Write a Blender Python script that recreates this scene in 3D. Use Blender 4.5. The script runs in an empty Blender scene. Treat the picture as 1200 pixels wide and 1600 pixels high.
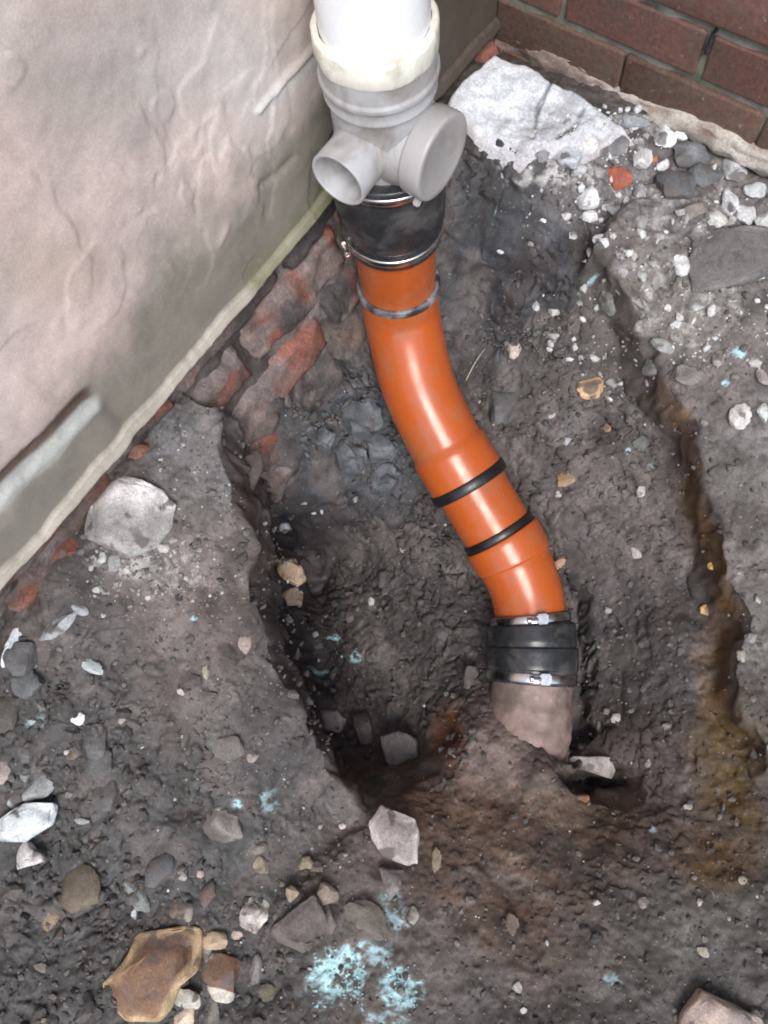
import bpy, bmesh, math, random
import numpy as np
from mathutils import Matrix, Vector

random.seed(7)
RNG = np.random.default_rng(11)
S = bpy.context.scene
C = S.collection

# ------------------------------------------------------------------ camera
F_PX, W_PX, H_PX = 1350.0, 1200.0, 1600.0            # focal length and size of the photograph in pixels
RIGHT = Vector((.8166, .5731, -.0693)); UP = Vector((-.5190, .7814, .3465)); FWD = Vector((-.2527, .2470, -.9355))
CAM = np.array([0.0, 0.0, 1.0])
cam = bpy.data.cameras.new('camera'); camo = bpy.data.objects.new('camera', cam); C.objects.link(camo)
cam.sensor_fit = 'VERTICAL'; cam.sensor_height = 36.0; cam.lens = 36.0 * F_PX / H_PX
cam.clip_start = 0.02; cam.clip_end = 200.0
m3 = Matrix((RIGHT, UP, -FWD)).transposed()
camo.matrix_world = Matrix.Translation(Vector(CAM)) @ m3.to_4x4()
S.camera = camo

# ------------------------------------------------------------------ sky and sun (bright overcast)
SUN_EL, SUN_AZ = math.radians(54), math.radians(134)   # azimuth clockwise from +Y: light comes from the open side of the yard
world = bpy.data.worlds.new('World'); S.world = world; world.use_nodes = True
wn = world.node_tree; bg = wn.nodes['Background']
sky = wn.nodes.new('ShaderNodeTexSky'); sky.sky_type = 'NISHITA'; sky.sun_disc = False
sky.sun_elevation = SUN_EL; sky.sun_rotation = SUN_AZ; sky.dust_density = 1.6; sky.air_density = 1.1; sky.ozone_density = 1.0
wn.links.new(sky.outputs[0], bg.inputs[0]); bg.inputs[1].default_value = 0.13
sun = bpy.data.lights.new('sun', 'SUN'); suno = bpy.data.objects.new('sun', sun); C.objects.link(suno)
sun.energy = 1.5; sun.angle = math.radians(25); sun.color = (1.0, .975, .94)
sd = Vector((math.sin(SUN_AZ) * math.cos(SUN_EL), math.cos(SUN_AZ) * math.cos(SUN_EL), math.sin(SUN_EL)))
suno.rotation_euler = sd.to_track_quat('Z', 'Y').to_euler()

S.render.engine = 'CYCLES'
S.cycles.use_adaptive_sampling = True; S.cycles.adaptive_threshold = .02; S.cycles.max_bounces = 8; S.cycles.diffuse_bounces = 4; S.cycles.time_limit = 1000; S.cycles.filter_width = 1.9
S.view_settings.view_transform = 'Standard'; S.view_settings.look = 'None'
S.view_settings.exposure = 0.97; S.view_settings.gamma = 1.0
S.view_settings.use_curve_mapping = False

# ------------------------------------------------------------------ helpers: pixels, noise
MW = np.array([list(RIGHT), list(UP), list(FWD)]).T      # camera (right, up, forward) -> world
def ray(px, py): return MW @ np.array([(px - 600) / F_PX, (800 - py) / F_PX, 1.0])
def hit_z(px, py, z): r = ray(px, py); return CAM + r * ((z - CAM[2]) / r[2])
def hit_x(px, py, x): r = ray(px, py); return CAM + r * (x / r[0])
def hit_y(px, py, y): r = ray(px, py); return CAM + r * (y / r[1])
def project(P):
    c = (np.asarray(P) - CAM) @ MW
    return 600 + F_PX * c[..., 0] / c[..., 2], 800 - F_PX * c[..., 1] / c[..., 2]

def _hash(ix, iy, iz, seed):
    h = (ix.astype(np.int64) * 374761393 + iy.astype(np.int64) * 668265263 + iz.astype(np.int64) * 2147483647 + seed * 974634777) & 0xffffffff
    h = ((h ^ (h >> 13)) * 1274126177) & 0xffffffff
    h = ((h ^ (h >> 15)) * 2246822519) & 0xffffffff
    return ((h ^ (h >> 16)) & 0xffff) / 65535.0
def vnoise(P, seed=0):                                    # value noise, -1..1
    P = np.asarray(P, float); i = np.floor(P); f = P - i; u = f * f * f * (f * (f * 6 - 15) + 10); i = i.astype(np.int64)
    r = 0
    for a in (0, 1):
        for b in (0, 1):
            for c in (0, 1):
                w = (u[..., 0] if a else 1 - u[..., 0]) * (u[..., 1] if b else 1 - u[..., 1]) * (u[..., 2] if c else 1 - u[..., 2])
                r = r + w * _hash(i[..., 0] + a, i[..., 1] + b, i[..., 2] + c, seed)
    return r * 2 - 1
def fbm(P, scale, octaves=4, seed=0, gain=.5):
    P = np.asarray(P, float) * scale; t = 0; a = 1.0
    for k in range(octaves):
        t = t + a * vnoise(P + 17.3 * k, seed + k); P = P * 2.03; a *= gain
    return t
def worley(x, y, scale, seed):                            # nearest distance, second distance, cell value
    gx, gy = x * scale, y * scale; ix, iy = np.floor(gx), np.floor(gy)
    d1 = np.full(x.shape, 9.0); d2 = d1.copy(); cid = np.zeros(x.shape)
    z0 = np.zeros_like(ix)
    for a in (-1, 0, 1):
        for b in (-1, 0, 1):
            cx, cy = ix + a, iy + b
            d = np.hypot(cx + _hash(cx, cy, z0, seed) - gx, cy + _hash(cx, cy, z0 + 1, seed) - gy)
            v = _hash(cx, cy, z0 + 2, seed); near = d < d1
            d2 = np.where(near, d1, np.minimum(d2, d)); cid = np.where(near, v, cid); d1 = np.where(near, d, d1)
    return d1, d2, cid
def sstep(a, b, x): t = np.clip((x - a) / (b - a), 0, 1); return t * t * (3 - 2 * t)
def rbf(pts):                                             # smooth surface z(x, y) through control points
    pts = np.array(pts); xy, z = pts[:, :2], pts[:, 2]
    d = np.hypot(*(xy[:, None] - xy[None]).transpose(2, 0, 1)); K = np.sqrt(d * d + .05 ** 2)
    n = len(z); A = np.zeros((n + 1, n + 1)); A[:n, :n] = K - .004 * np.eye(n); A[n, :n] = A[:n, n] = 1
    w = np.linalg.solve(A, np.append(z, 0)); lo, hi = z.min() - .02, z.max() + .02
    def f(x, y):
        r = np.full(x.shape, w[n])
        for i in range(n): r = r + w[i] * np.sqrt((x - xy[i, 0]) ** 2 + (y - xy[i, 1]) ** 2 + .0025)
        return np.clip(r, lo, hi)
    return f
def poly_sd(poly, x, y):                                  # signed distance to a polygon, positive inside
    poly = np.array(poly)[:, :2]; d = np.full(x.shape, 1e9); ins = np.zeros(x.shape, bool)
    for i in range(len(poly)):
        a, b = poly[i], poly[(i + 1) % len(poly)]; e = b - a
        t = np.clip(((x - a[0]) * e[0] + (y - a[1]) * e[1]) / (e @ e + 1e-12), 0, 1)
        d = np.minimum(d, np.hypot(x - a[0] - t * e[0], y - a[1] - t * e[1]))
        cr = ((a[1] > y) != (b[1] > y)) & (x < (b[0] - a[0]) * (y - a[1]) / (b[1] - a[1] + 1e-12) + a[0]); ins ^= cr
    return np.where(ins, d, -d)
def line_d(line, x, y):                                   # distance to a polyline
    d = np.full(np.shape(x), 1e9); line = np.array(line, float)
    for a, b in zip(line[:-1], line[1:]):
        e = b - a; t = np.clip(((x - a[0]) * e[0] + (y - a[1]) * e[1]) / (e @ e + 1e-12), 0, 1)
        d = np.minimum(d, np.hypot(x - a[0] - t * e[0], y - a[1] - t * e[1]))
    return d

# ------------------------------------------------------------------ helpers: objects
def mesh_obj(name, verts, faces, mat, parent=None, smooth=True, col=None):
    me = bpy.data.meshes.new(name)
    verts = np.asarray(verts, np.float32); n = len(verts)
    if isinstance(faces, np.ndarray):
        k = faces.shape[1]; me.vertices.add(n); me.vertices.foreach_set('co', verts.ravel())
        me.loops.add(faces.size); me.loops.foreach_set('vertex_index', faces.ravel().astype(np.int32))
        me.polygons.add(len(faces)); me.polygons.foreach_set('loop_start', np.arange(0, faces.size, k, dtype=np.int32))
        me.polygons.foreach_set('loop_total', np.full(len(faces), k, np.int32)); me.update(calc_edges=True)
    else:
        me.from_pydata([tuple(map(float, v)) for v in verts], [], faces); me.update()
    me.polygons.foreach_set('use_smooth', np.full(len(me.polygons), smooth)); 
    if col is not None:
        a = me.color_attributes.new('tint', 'FLOAT_COLOR', 'POINT')
        c = np.ones((n, 4), np.float32); c[:, :3] = col; a.data.foreach_set('color', c.ravel())
    me.materials.append(mat)
    o = bpy.data.objects.new(name, me); C.objects.link(o)
    if parent: o.parent = parent; o.matrix_parent_inverse = parent.matrix_world.inverted()
    return o
def tag(o, label=None, cat=None, group=None, kind=None):
    if label: o['label'] = label
    if cat: o['category'] = cat
    if group: o['group'] = group
    if kind: o['kind'] = kind
    return o
def thing(name, loc, label, cat, group=None):
    o = bpy.data.objects.new(name, None); o.empty_display_size = .05; C.objects.link(o); o.location = tuple(loc)
    o.matrix_world = Matrix.Translation(Vector(loc)); return tag(o, label, cat, group)
def grid_faces(nu, nv, wrap=False):
    i = np.arange(nu - 1)[:, None]; j = np.arange(nv if wrap else nv - 1)[None]; j2 = (j + 1) % nv
    return np.stack([i * nv + j + 0 * i, (i + 1) * nv + j, (i + 1) * nv + j2, i * nv + j2], -1).reshape(-1, 4)

# ------------------------------------------------------------------ materials
def nodes(name):
    m = bpy.data.materials.new(name); m.use_nodes = True; t = m.node_tree
    return m, t, t.nodes['Principled BSDF']
def nd(t, kind, **kw):
    n = t.nodes.new(kind)
    for k, v in kw.items(): setattr(n, k, v)
    return n
def noise(t, scale, detail=6, rough=.6, dist=0.0, vec=None):
    n = nd(t, 'ShaderNodeTexNoise'); n.inputs['Scale'].default_value = scale; n.inputs['Detail'].default_value = detail
    n.inputs['Roughness'].default_value = rough; n.inputs['Distortion'].default_value = dist
    if vec is None:
        g = t.nodes.get('geo') or nd(t, 'ShaderNodeNewGeometry', name='geo'); vec = g.outputs['Position']
    t.links.new(vec, n.inputs['Vector']); return n.outputs['Fac']
def ramp(t, fac, stops):
    r = nd(t, 'ShaderNodeValToRGB'); e = r.color_ramp.elements
    while len(e) < len(stops): e.new(.5)
    for x, (p, c) in zip(e, stops): x.position = p; x.color = (*c, 1) if len(c) == 3 else c
    t.links.new(fac, r.inputs[0]); return r.outputs[0]
def g3(v): return (v, v, v)
def mix(t, fac, a, b, mode='MIX'):
    m = nd(t, 'ShaderNodeMix', data_type='RGBA', blend_type=mode)
    for s, v in ((m.inputs[0], fac), (m.inputs[6], a), (m.inputs[7], b)):
        if isinstance(v, (int, float)): s.default_value = v
        elif isinstance(v, tuple): s.default_value = (*v, 1)
        else: t.links.new(v, s)
    return m.outputs[2]
def bump(t, bsdf, fac, strength, dist, prev=None):
    b = nd(t, 'ShaderNodeBump'); b.inputs['Strength'].default_value = strength; b.inputs['Distance'].default_value = dist
    t.links.new(fac, b.inputs['Height'])
    if prev: t.links.new(prev, b.inputs['Normal'])
    t.links.new(b.outputs[0], bsdf.inputs['Normal']); return b.outputs[0]
def attr(t): return nd(t, 'ShaderNodeAttribute', attribute_name='tint').outputs['Color']

def tinted(name, lo=.55, hi=1.5, sc=60, fine=420, rough=(.55, .95), bs=.6, bd=.003, spec=.4, specks=None, fv=.8):
    m, t, b = nodes(name)
    v = ramp(t, noise(t, sc, 8, .68, .4), [(.28, g3(lo)), (.5, g3(1.0)), (.74, g3(hi))])
    c = mix(t, 1.0, attr(t), v, 'MULTIPLY')
    v2 = ramp(t, noise(t, fine, 4, .7), [(.3, g3(.6)), (.52, g3(1.0)), (.7, g3(1.45))])
    c = mix(t, fv, c, v2, 'MULTIPLY')
    if specks:
        c = mix(t, ramp(t, noise(t, specks[0], 2, .5), [(specks[1], g3(0)), (specks[1] + .05, g3(.85))]), c, specks[2])
    t.links.new(c, b.inputs['Base Color'])
    r = ramp(t, noise(t, sc * .7, 5, .6), [(.3, g3(rough[0])), (.7, g3(rough[1]))]); t.links.new(r, b.inputs['Roughness'])
    b.inputs['Specular IOR Level'].default_value = spec
    n1 = bump(t, b, noise(t, sc * 2.2, 8, .7), bs, bd); bump(t, b, noise(t, fine * 1.3, 5, .7), bs * .8, bd * .35, n1)
    return m
M_SOIL = tinted('damp_soil', .5, 1.6, 30, 300, (.5, .95), .28, .0025, .45, (260, .685, (.24, .215, .195)))
M_STONE = tinted('stone', .6, 1.25, 55, 420, (.5, .9), .6, .003, .4, (34, .60, (.115, .098, .088)))
M_RENDER = tinted('cement_render', .80, 1.14, 16, 420, (.5, .85), .16, .0010, .35, None, .35)
M_HAUNCH = tinted('white_cement', .75, 1.15, 40, 300, (.6, .9), .5, .002, .3)
M_OLDBRICK = tinted('worn_brick', .5, 1.5, 55, 260, (.4, .8), .7, .004, .45)

def brick_mat(name, a, b_, dirt):
    m, t, b = nodes(name)
    oi = nd(t, 'ShaderNodeObjectInfo')
    c = mix(t, oi.outputs['Random'], a, b_)
    c = mix(t, ramp(t, noise(t, 24, 6, .65), [(.42, g3(0)), (.72, g3(.85))]), c, dirt)
    c = mix(t, 1, c, ramp(t, noise(t, 160, 5, .7), [(.3, g3(.65)), (.7, g3(1.35))]), 'MULTIPLY')
    c = mix(t, ramp(t, noise(t, 70, 3, .5), [(.68, g3(0)), (.74, g3(.5))]), c, (.33, .28, .25))
    t.links.new(c, b.inputs['Base Color']); b.inputs['Roughness'].default_value = .75
    bump(t, b, noise(t, 220, 7, .7), .55, .002); return m
M_BRICK = brick_mat('red_brick', (.135, .062, .049), (.165, .073, .055), (.09, .068, .055))
def plain(name, col, rough, metallic=0, spec=.5, sc=40, var=.25, dirt=None, bs=.15, coat=0):
    m, t, b = nodes(name)
    c = mix(t, 1, col, ramp(t, noise(t, sc, 6, .6), [(.3, g3(1 - var)), (.7, g3(1 + var))]), 'MULTIPLY')
    if dirt: c = mix(t, ramp(t, noise(t, dirt[1], 7, .65, .5), [(dirt[2], g3(0)), (dirt[2] + .22, g3(dirt[3]))]), c, dirt[0])
    t.links.new(c, b.inputs['Base Color'])
    t.links.new(ramp(t, noise(t, sc * 2.5, 5, .6), [(.3, g3(max(.02, rough * .75))), (.7, g3(min(1, rough * 1.35)))]), b.inputs['Roughness'])
    b.inputs['Metallic'].default_value = metallic; b.inputs['Specular IOR Level'].default_value = spec
    b.inputs['Coat Weight'].default_value = coat
    bump(t, b, noise(t, sc * 6, 5, .6), bs, .001); return m
M_MORTAR = plain('mortar', (.165, .172, .14), .9, sc=60, var=.3, dirt=((.13, .14, .085), 14, .45, .8), bs=.6)
M_WHITEPVC = plain('white_plastic', (.86, .87, .88), .25, sc=12, var=.04, dirt=((.55, .54, .52), 20, .58, .4), bs=.05)
M_CREAM = plain('cream_plastic', (.74, .715, .63), .45, sc=40, var=.10, dirt=((.33, .28, .20), 30, .48, .85), bs=.1)
M_GREYPVC = plain('grey_plastic', (.40, .40, .405), .42, sc=25, var=.08, dirt=((.22, .185, .155), 18, .42, .85), bs=.14)
M_CAP = plain('brown_grey_plastic', (.36, .345, .335), .42, sc=25, var=.08, dirt=((.24, .20, .16), 22, .5, .6), bs=.08)
M_ORANGE = plain('orange_plastic', (.42, .088, .018), .23, sc=18, var=.07, dirt=((.30, .135, .075), 20, .5, .6), bs=.06)
M_RUBBER = plain('black_rubber', (.022, .022, .024), .28, sc=40, var=.3, dirt=((.12, .115, .11), 20, .5, .7), bs=.1)
M_SEAL = plain('seal_rubber', (.012, .012, .013), .35, sc=60, var=.3, bs=.1)
M_DUSTSEAL = plain('dusty_seal_rubber', (.03, .03, .034), .45, sc=60, var=.3, dirt=((.32, .33, .34), 30, .45, .85), bs=.1)
M_STEEL = plain('steel_band', (.62, .60, .58), .22, 1.0, sc=60, var=.15, dirt=((.22, .18, .15), 60, .6, .6), bs=.1)
M_CLAY = plain('clay_pipe', (.235, .165, .142), .55, sc=40, var=.35, dirt=((.105, .078, .063), 26, .45, .9), bs=.35)
M_ROOT = plain('pale_root', (.42, .36, .28), .7)
M_DARK = plain('hollow_dark', (.02, .018, .016), .9)

# ------------------------------------------------------------------ main dimensions (metres)
WX, WY = -.54, .935            # face of the rendered wall (plane x) and of the brick wall (plane y)
PX, PY = -.4525, .5565         # axis of the soil stack

# centre line of the drain run, from the stack down into the buried clay pipe
AX = np.array([(PX, PY, .16), (PX, PY, .05), (PX, PY, -.015), (-.437, .541, -.078), (-.383, .495, -.138), (-.315, .460, -.187), (-.252, .434, -.222),
               (-.195, .410, -.248), (-.139, .385, -.272), (-.096, .358, -.292), (-.066, .327, -.305), (-.041, .292, -.314), (-.015, .250, -.325),
               (.012, .200, -.337), (.040, .130, -.352), (.070, .050, -.370)])
def axis(t):
    t = np.clip(np.atleast_1d(np.asarray(t, float)), 0, len(AX) - 1.0001); i = np.floor(t).astype(int); u = (t - i)[:, None]
    P = np.vstack([2 * AX[0] - AX[1], AX, 2 * AX[-1] - AX[-2]])
    a, b, c, d = P[i], P[i + 1], P[i + 2], P[i + 3]
    return .5 * (2 * b + (c - a) * u + (2 * a - 5 * b + 4 * c - d) * u ** 2 + (3 * b - a - 3 * c + d) * u ** 3)

# ================================================================== GROUND
def ctl(rows): return [tuple(hit_z(px, py, z)[:2]) + (z,) for px, py, z in rows]
hole = rbf(ctl([(440, 698, -.120), (475, 688, -.150), (508, 668, -.165), (538, 636, -.170), (562, 598, -.155), (440, 760, -.23), (570, 660, -.20), (520, 740, -.245), (620, 700, -.255), (600, 850, -.365), (480, 820, -.375), (520, 950, -.435), (640, 980, -.405),
    (470, 1020, -.49), (560, 1080, -.445), (690, 1060, -.395), (500, 1140, -.48), (620, 1170, -.425), (700, 1170, -.35), (600, 1230, -.30), (720, 880, -.365),
    (700, 215, .06), (745, 238, .058), (765, 290, .018), (800, 255, .058), (840, 266, .055), (850, 312, .018), (900, 245, .058), (950, 250, .045), (1080, 250, .04), (1200, 300, .03), (700, 350, -.02), (760, 340, -.015), (740, 450, -.12), (800, 460, -.105),
    (880, 420, -.06), (960, 450, -.06), (760, 560, -.19), (850, 570, -.165), (950, 580, -.15), (1030, 620, -.15), (800, 680, -.235), (900, 700, -.225), (1000, 720, -.205),
    (1080, 760, -.19), (860, 820, -.285), (960, 850, -.26), (1060, 880, -.235), (920, 950, -.325), (1000, 980, -.29), (1100, 1000, -.24), (920, 1080, -.355), (900, 1150, -.365),
    (960, 1160, -.325), (1040, 1120, -.265), (1130, 1150, -.235), (1000, 1240, -.285), (960, 1225, -.325), (1100, 1300, -.235), (900, 1260, -.265), (800, 1230, -.268), (740, 1240, -.275),
    (760, 1160, -.278), (745, 1100, -.315), (722, 1150, -.283), (700, 1190, -.272), (800, 1190, -.258), (850, 1195, -.258), (880, 1195, -.262), (660, 1260, -.262), (560, 1280, -.225), (600, 1380, -.21), (750, 1400, -.215), (900, 1400, -.215), (1050, 1420, -.205), (1200, 1420, -.19), (600, 1560, -.185), (800, 1580, -.19),
    (1000, 1580, -.19), (1200, 1600, -.18), (450, 1380, -.185), (450, 1500, -.175), (600, 500, -.12), (572, 550, -.14)]))
left = rbf(ctl([(330, 640, .045), (270, 700, .045), (360, 740, .02), (250, 800, .03), (120, 850, .025), (370, 860, -.01), (250, 900, -.01), (100, 950, .01), (390, 980, -.05), (250, 1020, -.05),
    (60, 1060, -.035), (440, 1080, -.10), (300, 1140, -.09), (100, 1180, -.08), (480, 1180, -.15), (380, 1240, -.14), (200, 1280, -.115), (0, 1250, -.07), (540, 1270, -.215), (450, 1330, -.185), (300, 1380, -.15),
    (100, 1400, -.135), (420, 1480, -.185), (200, 1550, -.155), (0, 1550, -.14), (600, 1400, -.22), (560, 1560, -.195)]))
right = rbf(ctl([(930, 380, .01), (1000, 330, .025), (1100, 330, .02), (1200, 380, .0), (1010, 470, -.03), (1100, 480, -.02), (1060, 580, -.075), (1150, 600, -.06), (1100, 730, -.115), (1190, 720, -.095),
    (1150, 860, -.15), (1200, 880, -.135), (1180, 1000, -.175), (1200, 1120, -.19), (1250, 1300, -.19), (1400, 900, -.12), (1400, 400, .0)]))
LEDGE = [hit_z(px, py, z) for px, py, z in [(285, 625, .05), (335, 640, .045), (362, 715, .03), (380, 790, .015), (384, 850, .0), (376, 885, -.01), (405, 960, -.045), (440, 1035, -.085), (465, 1095, -.115),
    (492, 1150, -.145), (520, 1210, -.185), (545, 1255, -.215), (560, 1330, -.215), (545, 1420, -.2), (520, 1600, -.19), (400, 2000, -.17)]] + [(-.9, -1.5, 0), (-1.2, .2, 0), (-.62, .26, 0)]
SHELF = [hit_z(px, py, z) for px, py, z in [(925, 385, .01), (965, 440, -.01), (1000, 505, -.03), (1042, 560, -.06), (1048, 610, -.08), (1078, 690, -.11), (1100, 780, -.13), (1118, 860, -.15), (1142, 935, -.16),
    (1158, 990, -.17), (1138, 1040, -.18), (1133, 1095, -.185), (1165, 1130, -.19), (1200, 1180, -.195), (1260, 1260, -.2), (1500, 1300, -.2), (2000, 1000, -.1), (2000, 0, 0), (1150, 200, .02), (1000, 300, .02)]]
RUST = [(1050, 610), (1072, 700), (1088, 800), (1120, 880), (1138, 960), (1110, 1030), (1120, 1110), (1150, 1190), (1140, 1280), (1100, 1350)]
def graded(a, b, step, far_a, far_b):
    d = np.arange(a, b + step / 2, step); n = 26
    g = lambda L: step * 2 * (np.exp(np.linspace(0, 1, n + 1)[1:] * math.log(L / step / 2)))
    return np.concatenate([a - g(far_a)[::-1], d, b + g(far_b)])
gx = graded(-.57, .46, .0021, .15, 9.0); gy = graded(-.52, .96, .0021, 9.0, .2)
GX, GY = np.meshgrid(gx, gy, indexing='ij')
def ground_height(x, y):
    P = np.stack([x, y, np.zeros_like(x)], -1)
    far = sstep(.5, 1.6, np.hypot(x + .05, y - .25))
    wob = fbm(P, 14, 4, 3) * .011 + fbm(P, 70, 2, 9) * .0015
    h = hole(x, y)
    sl = poly_sd(LEDGE, x, y) + wob * 1.1
    hl = left(x, y)
    ml = sstep(-.040, .005, sl)
    sr = poly_sd(SHELF, x, y) + wob * .9
    hr = right(x, y)
    h = np.where(sl > -.040, np.maximum(h, 0 * h - 9) * (1 - ml) + np.maximum(hl, h) * ml, h)
    mr = sstep(-.014, .010, sr)
    # the rusty gully that runs along the foot of the right shelf
    gul = np.exp(-(np.clip(-sr - .012, 0, 1) / .022) ** 2) * (sr < .004) * sstep(.62, .45, y) * sstep(-.02, .06, y - .1)
    h = h - .008 * gul
    h = h * (1 - mr) + np.maximum(hr + .002, h + .008) * mr
    h = h * (1 - far) + (-.14 + .03 * fbm(P, 1.3, 3, 5)) * far
    return h, sl, sr, far
GH, SL, SR, FAR = ground_height(GX, GY)
pxs, pys = project(np.stack([GX, GY, GH], -1))
P3 = np.stack([GX, GY, GH * .5], -1)
def blob(px, py, rx, ry, soft=.5): return sstep(1 + soft, 1 - soft, np.hypot((pxs - px) / rx, (pys - py) / ry) + .35 * NW)
NW = fbm(P3, 18, 4, 31); NF = fbm(P3, 70, 4, 41)
# clods: how cloddy each stretch of ground is
clod = .14 + .5 * blob(600, 900, 160, 200) + .65 * blob(170, 1150, 190, 150) + .55 * blob(150, 1480, 260, 150) + .75 * blob(560, 690, 130, 110) + .35 * blob(800, 380, 130, 110) + .35 * blob(1050, 320, 170, 110) + .25 * blob(900, 650, 190, 220)
clod = clod * (1 - .65 * blob(850, 1400, 260, 150)) * (1 - .5 * blob(300, 1000, 120, 180))
d1, d2, cid = worley(GX + .014 * NW, GY + .014 * NF, 24, 2)
e1, e2, ceid = worley(GX + .007 * NF, GY + .007 * NW, 60, 5)
f1, f2, _ = worley(GX, GY, 190, 8)
near = 1 - FAR
rel = (sstep(0, .5, d2 - d1) - .6) * (.15 + cid) * .011 * clod + (sstep(0, .6, e2 - e1) - .6) * (.1 + ceid) * .0048 * clod + (.5 - f1) * .0004
rel = rel + fbm(P3, 8, 5, 51, .5) * .012 + NF * .0018 + fbm(P3, 160, 3, 53) * .0009
GH = GH + rel * (.25 + .75 * near)
# ground gives way under the pipes
TT = np.linspace(1.2, 12.2, 90); AP = axis(TT)
sel = (GX > -.56) & (GX < .12) & (GY > .1) & (GY < .66)
sx, sy, sz = GX[sel], GY[sel], GH[sel]
for (ax_, ay_, az_), tq in zip(AP, TT):
    if tq > 11.6: continue
    dd = np.hypot(sx - ax_, sy - ay_); lim = az_ - .045 + np.clip(dd - .055, 0, 1) * 1.9
    sz = np.where(dd < .12, np.minimum(sz, lim + .02 * NF[sel] * .4), sz)
GH[sel] = sz
# dark undercut next to the shard by the clay pipe
sz = GH[sel]
for tq in np.linspace(9.4, 12.9, 36):                       # narrow gap along the right side of the lower joint
    p_, q_ = axis(tq)[0], axis(tq + .05)[0] - axis(tq - .05)[0]; h_ = np.array([-q_[1], q_[0]]); h_ = h_ / np.linalg.norm(h_); h_ = h_ if h_[0] > 0 else -h_
    dd = np.hypot(sx - p_[0] - h_[0] * .062, sy - p_[1] - h_[1] * .062); sz = np.where(dd < .06, np.minimum(sz, p_[2] - .06 + np.clip(dd - .022 - .006 * NF[sel], 0, 1) * 2.6), sz)
GH[sel] = sz
GH = GH - .06 * blob(950, 1226, 46, 13, .4)
GH = GH - .045 * blob(938, 1210, 42, 14, .4) - .02 * blob(965, 1235, 40, 18, .5)

def tint(base, *layers):
    c = np.broadcast_to(np.array(base), GX.shape + (3,)).copy()
    for w, col in layers: c = c * (1 - w[..., None]) + np.array(col) * w[..., None]
    return c
cl = lambda w: np.clip(w, 0, 1)
SLOPE = cl(line_d(RUST, pxs, pys) / 34.0)
rustw = cl(1.15 - line_d(RUST, pxs, pys) / (30 + 20 * sstep(1000, 1300, pys)) + .45 * NW) * (SR < .010)
GC = tint((.070, .060, .055),
    (.8 * blob(180, 1400, 330, 300), (.058, .058, .054)),
    (.8 * blob(850, 1350, 300, 170), (.128, .082, .053)),
    (.65 * blob(700, 1230, 170, 60), (.115, .066, .040)),
    (.7 * blob(1100, 1450, 200, 130), (.085, .086, .074)),
    (.75 * blob(600, 1500, 130, 90), (.105, .095, .078)),
    (.8 * blob(300, 930, 110, 200), (.155, .124, .106)),
    (.8 * blob(310, 700, 75, 90), (.150, .150, .146)),
    (.6 * blob(255, 880, 75, 55), (.21, .175, .155)),
    (.85 * blob(580, 940, 170, 190), (.046, .038, .036)),  # dark brown pit soil, deepened further to paint in the pit's shade
    (.8 * blob(480, 1010, 70, 170) * (SL < 0), (.032, .026, .025)),  # shade under the left ledge, painted into the soil colour
    (.85 * blob(570, 690, 130, 100), (.062, .068, .074)),
    (.85 * blob(790, 390, 120, 150), (.038, .040, .044)),
    (.6 * blob(880, 1010, 60, 200), (.045, .043, .044)),
    (.7 * blob(900, 750, 180, 170), (.116, .097, .087)),
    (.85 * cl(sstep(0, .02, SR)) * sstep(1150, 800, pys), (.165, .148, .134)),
    (.7 * blob(1040, 460, 110, 90), (.215, .190, .165)),
    (.6 * blob(1000, 300, 150, 70), (.190, .180, .175)),
    (.5 * blob(1160, 1000, 60, 130) * (SR > 0), (.150, .135, .115)),
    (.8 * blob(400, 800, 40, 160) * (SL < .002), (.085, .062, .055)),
    (.9 * cl(rustw), (.115, .060, .018)),
    (.85 * blob(1138, 1250, 62, 140), (.085, .050, .014)),
    (.95 * blob(778, 1155, 100, 72), (.190, .145, .122)),
    (.75 * blob(697, 1150, 20, 45), (.17, .055, .016)),
    (.55 * cl(NW * 1.6 - .1), (.135, .112, .098)),
    (.5 * cl(-NW * 1.5 - .25), (.052, .038, .031)),
    (.5 * cl(NF * 1.4 - .5), (.035, .03, .028)))
TQ = np.zeros(GX.shape)
spk = fbm(P3, 120, 3, 77)
for px, py, rx, ry, a in [(525, 1525, 50, 50, 1.0), (590, 1490, 40, 26, .6), (625, 1545, 36, 40, .85), (600, 1590, 40, 20, .4), (620, 1425, 26, 40, .4), (60, 895, 22, 14, .9), (522, 998, 13, 8, .7), (555, 1030, 10, 13, .7), (515, 1045, 6, 5, .6),
                          (372, 1257, 9, 12, .9), (415, 1245, 22, 24, .45), (925, 450, 11, 9, .9), (1155, 552, 15, 15, .8), (1130, 605, 9, 7, .9), (305, 970, 8, 5, .9), (487, 972, 7, 8, .35), (50, 1130, 26, 14, .4),
                          (790, 1133, 9, 8, .9), (980, 710, 7, 6, .6), (1018, 728, 12, 10, .35), (960, 1530, 20, 22, .35), (1020, 1298, 5, 5, 1.), (1035, 1432, 5, 5, .9), (965, 190, 40, 10, .2), (768, 325, 8, 10, .35)]:
    w = sstep(1.0, .6, np.hypot((pxs - px) / rx, (pys - py) / ry) + .45 * spk + .35 * NF); TQ = np.maximum(TQ, min(1, a + .15) * w * sstep(-.35, .05, spk + .5 * a - .25))
GC = GC * (.90 - .14 * cl(-NW + .3 * NF))[..., None] * np.array((1.0, 1.0, 1.03))
GC = GC * (1 - TQ[..., None]) + np.array((.34, .53, .55)) * TQ[..., None]
WHT = np.zeros(GX.shape)
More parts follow.
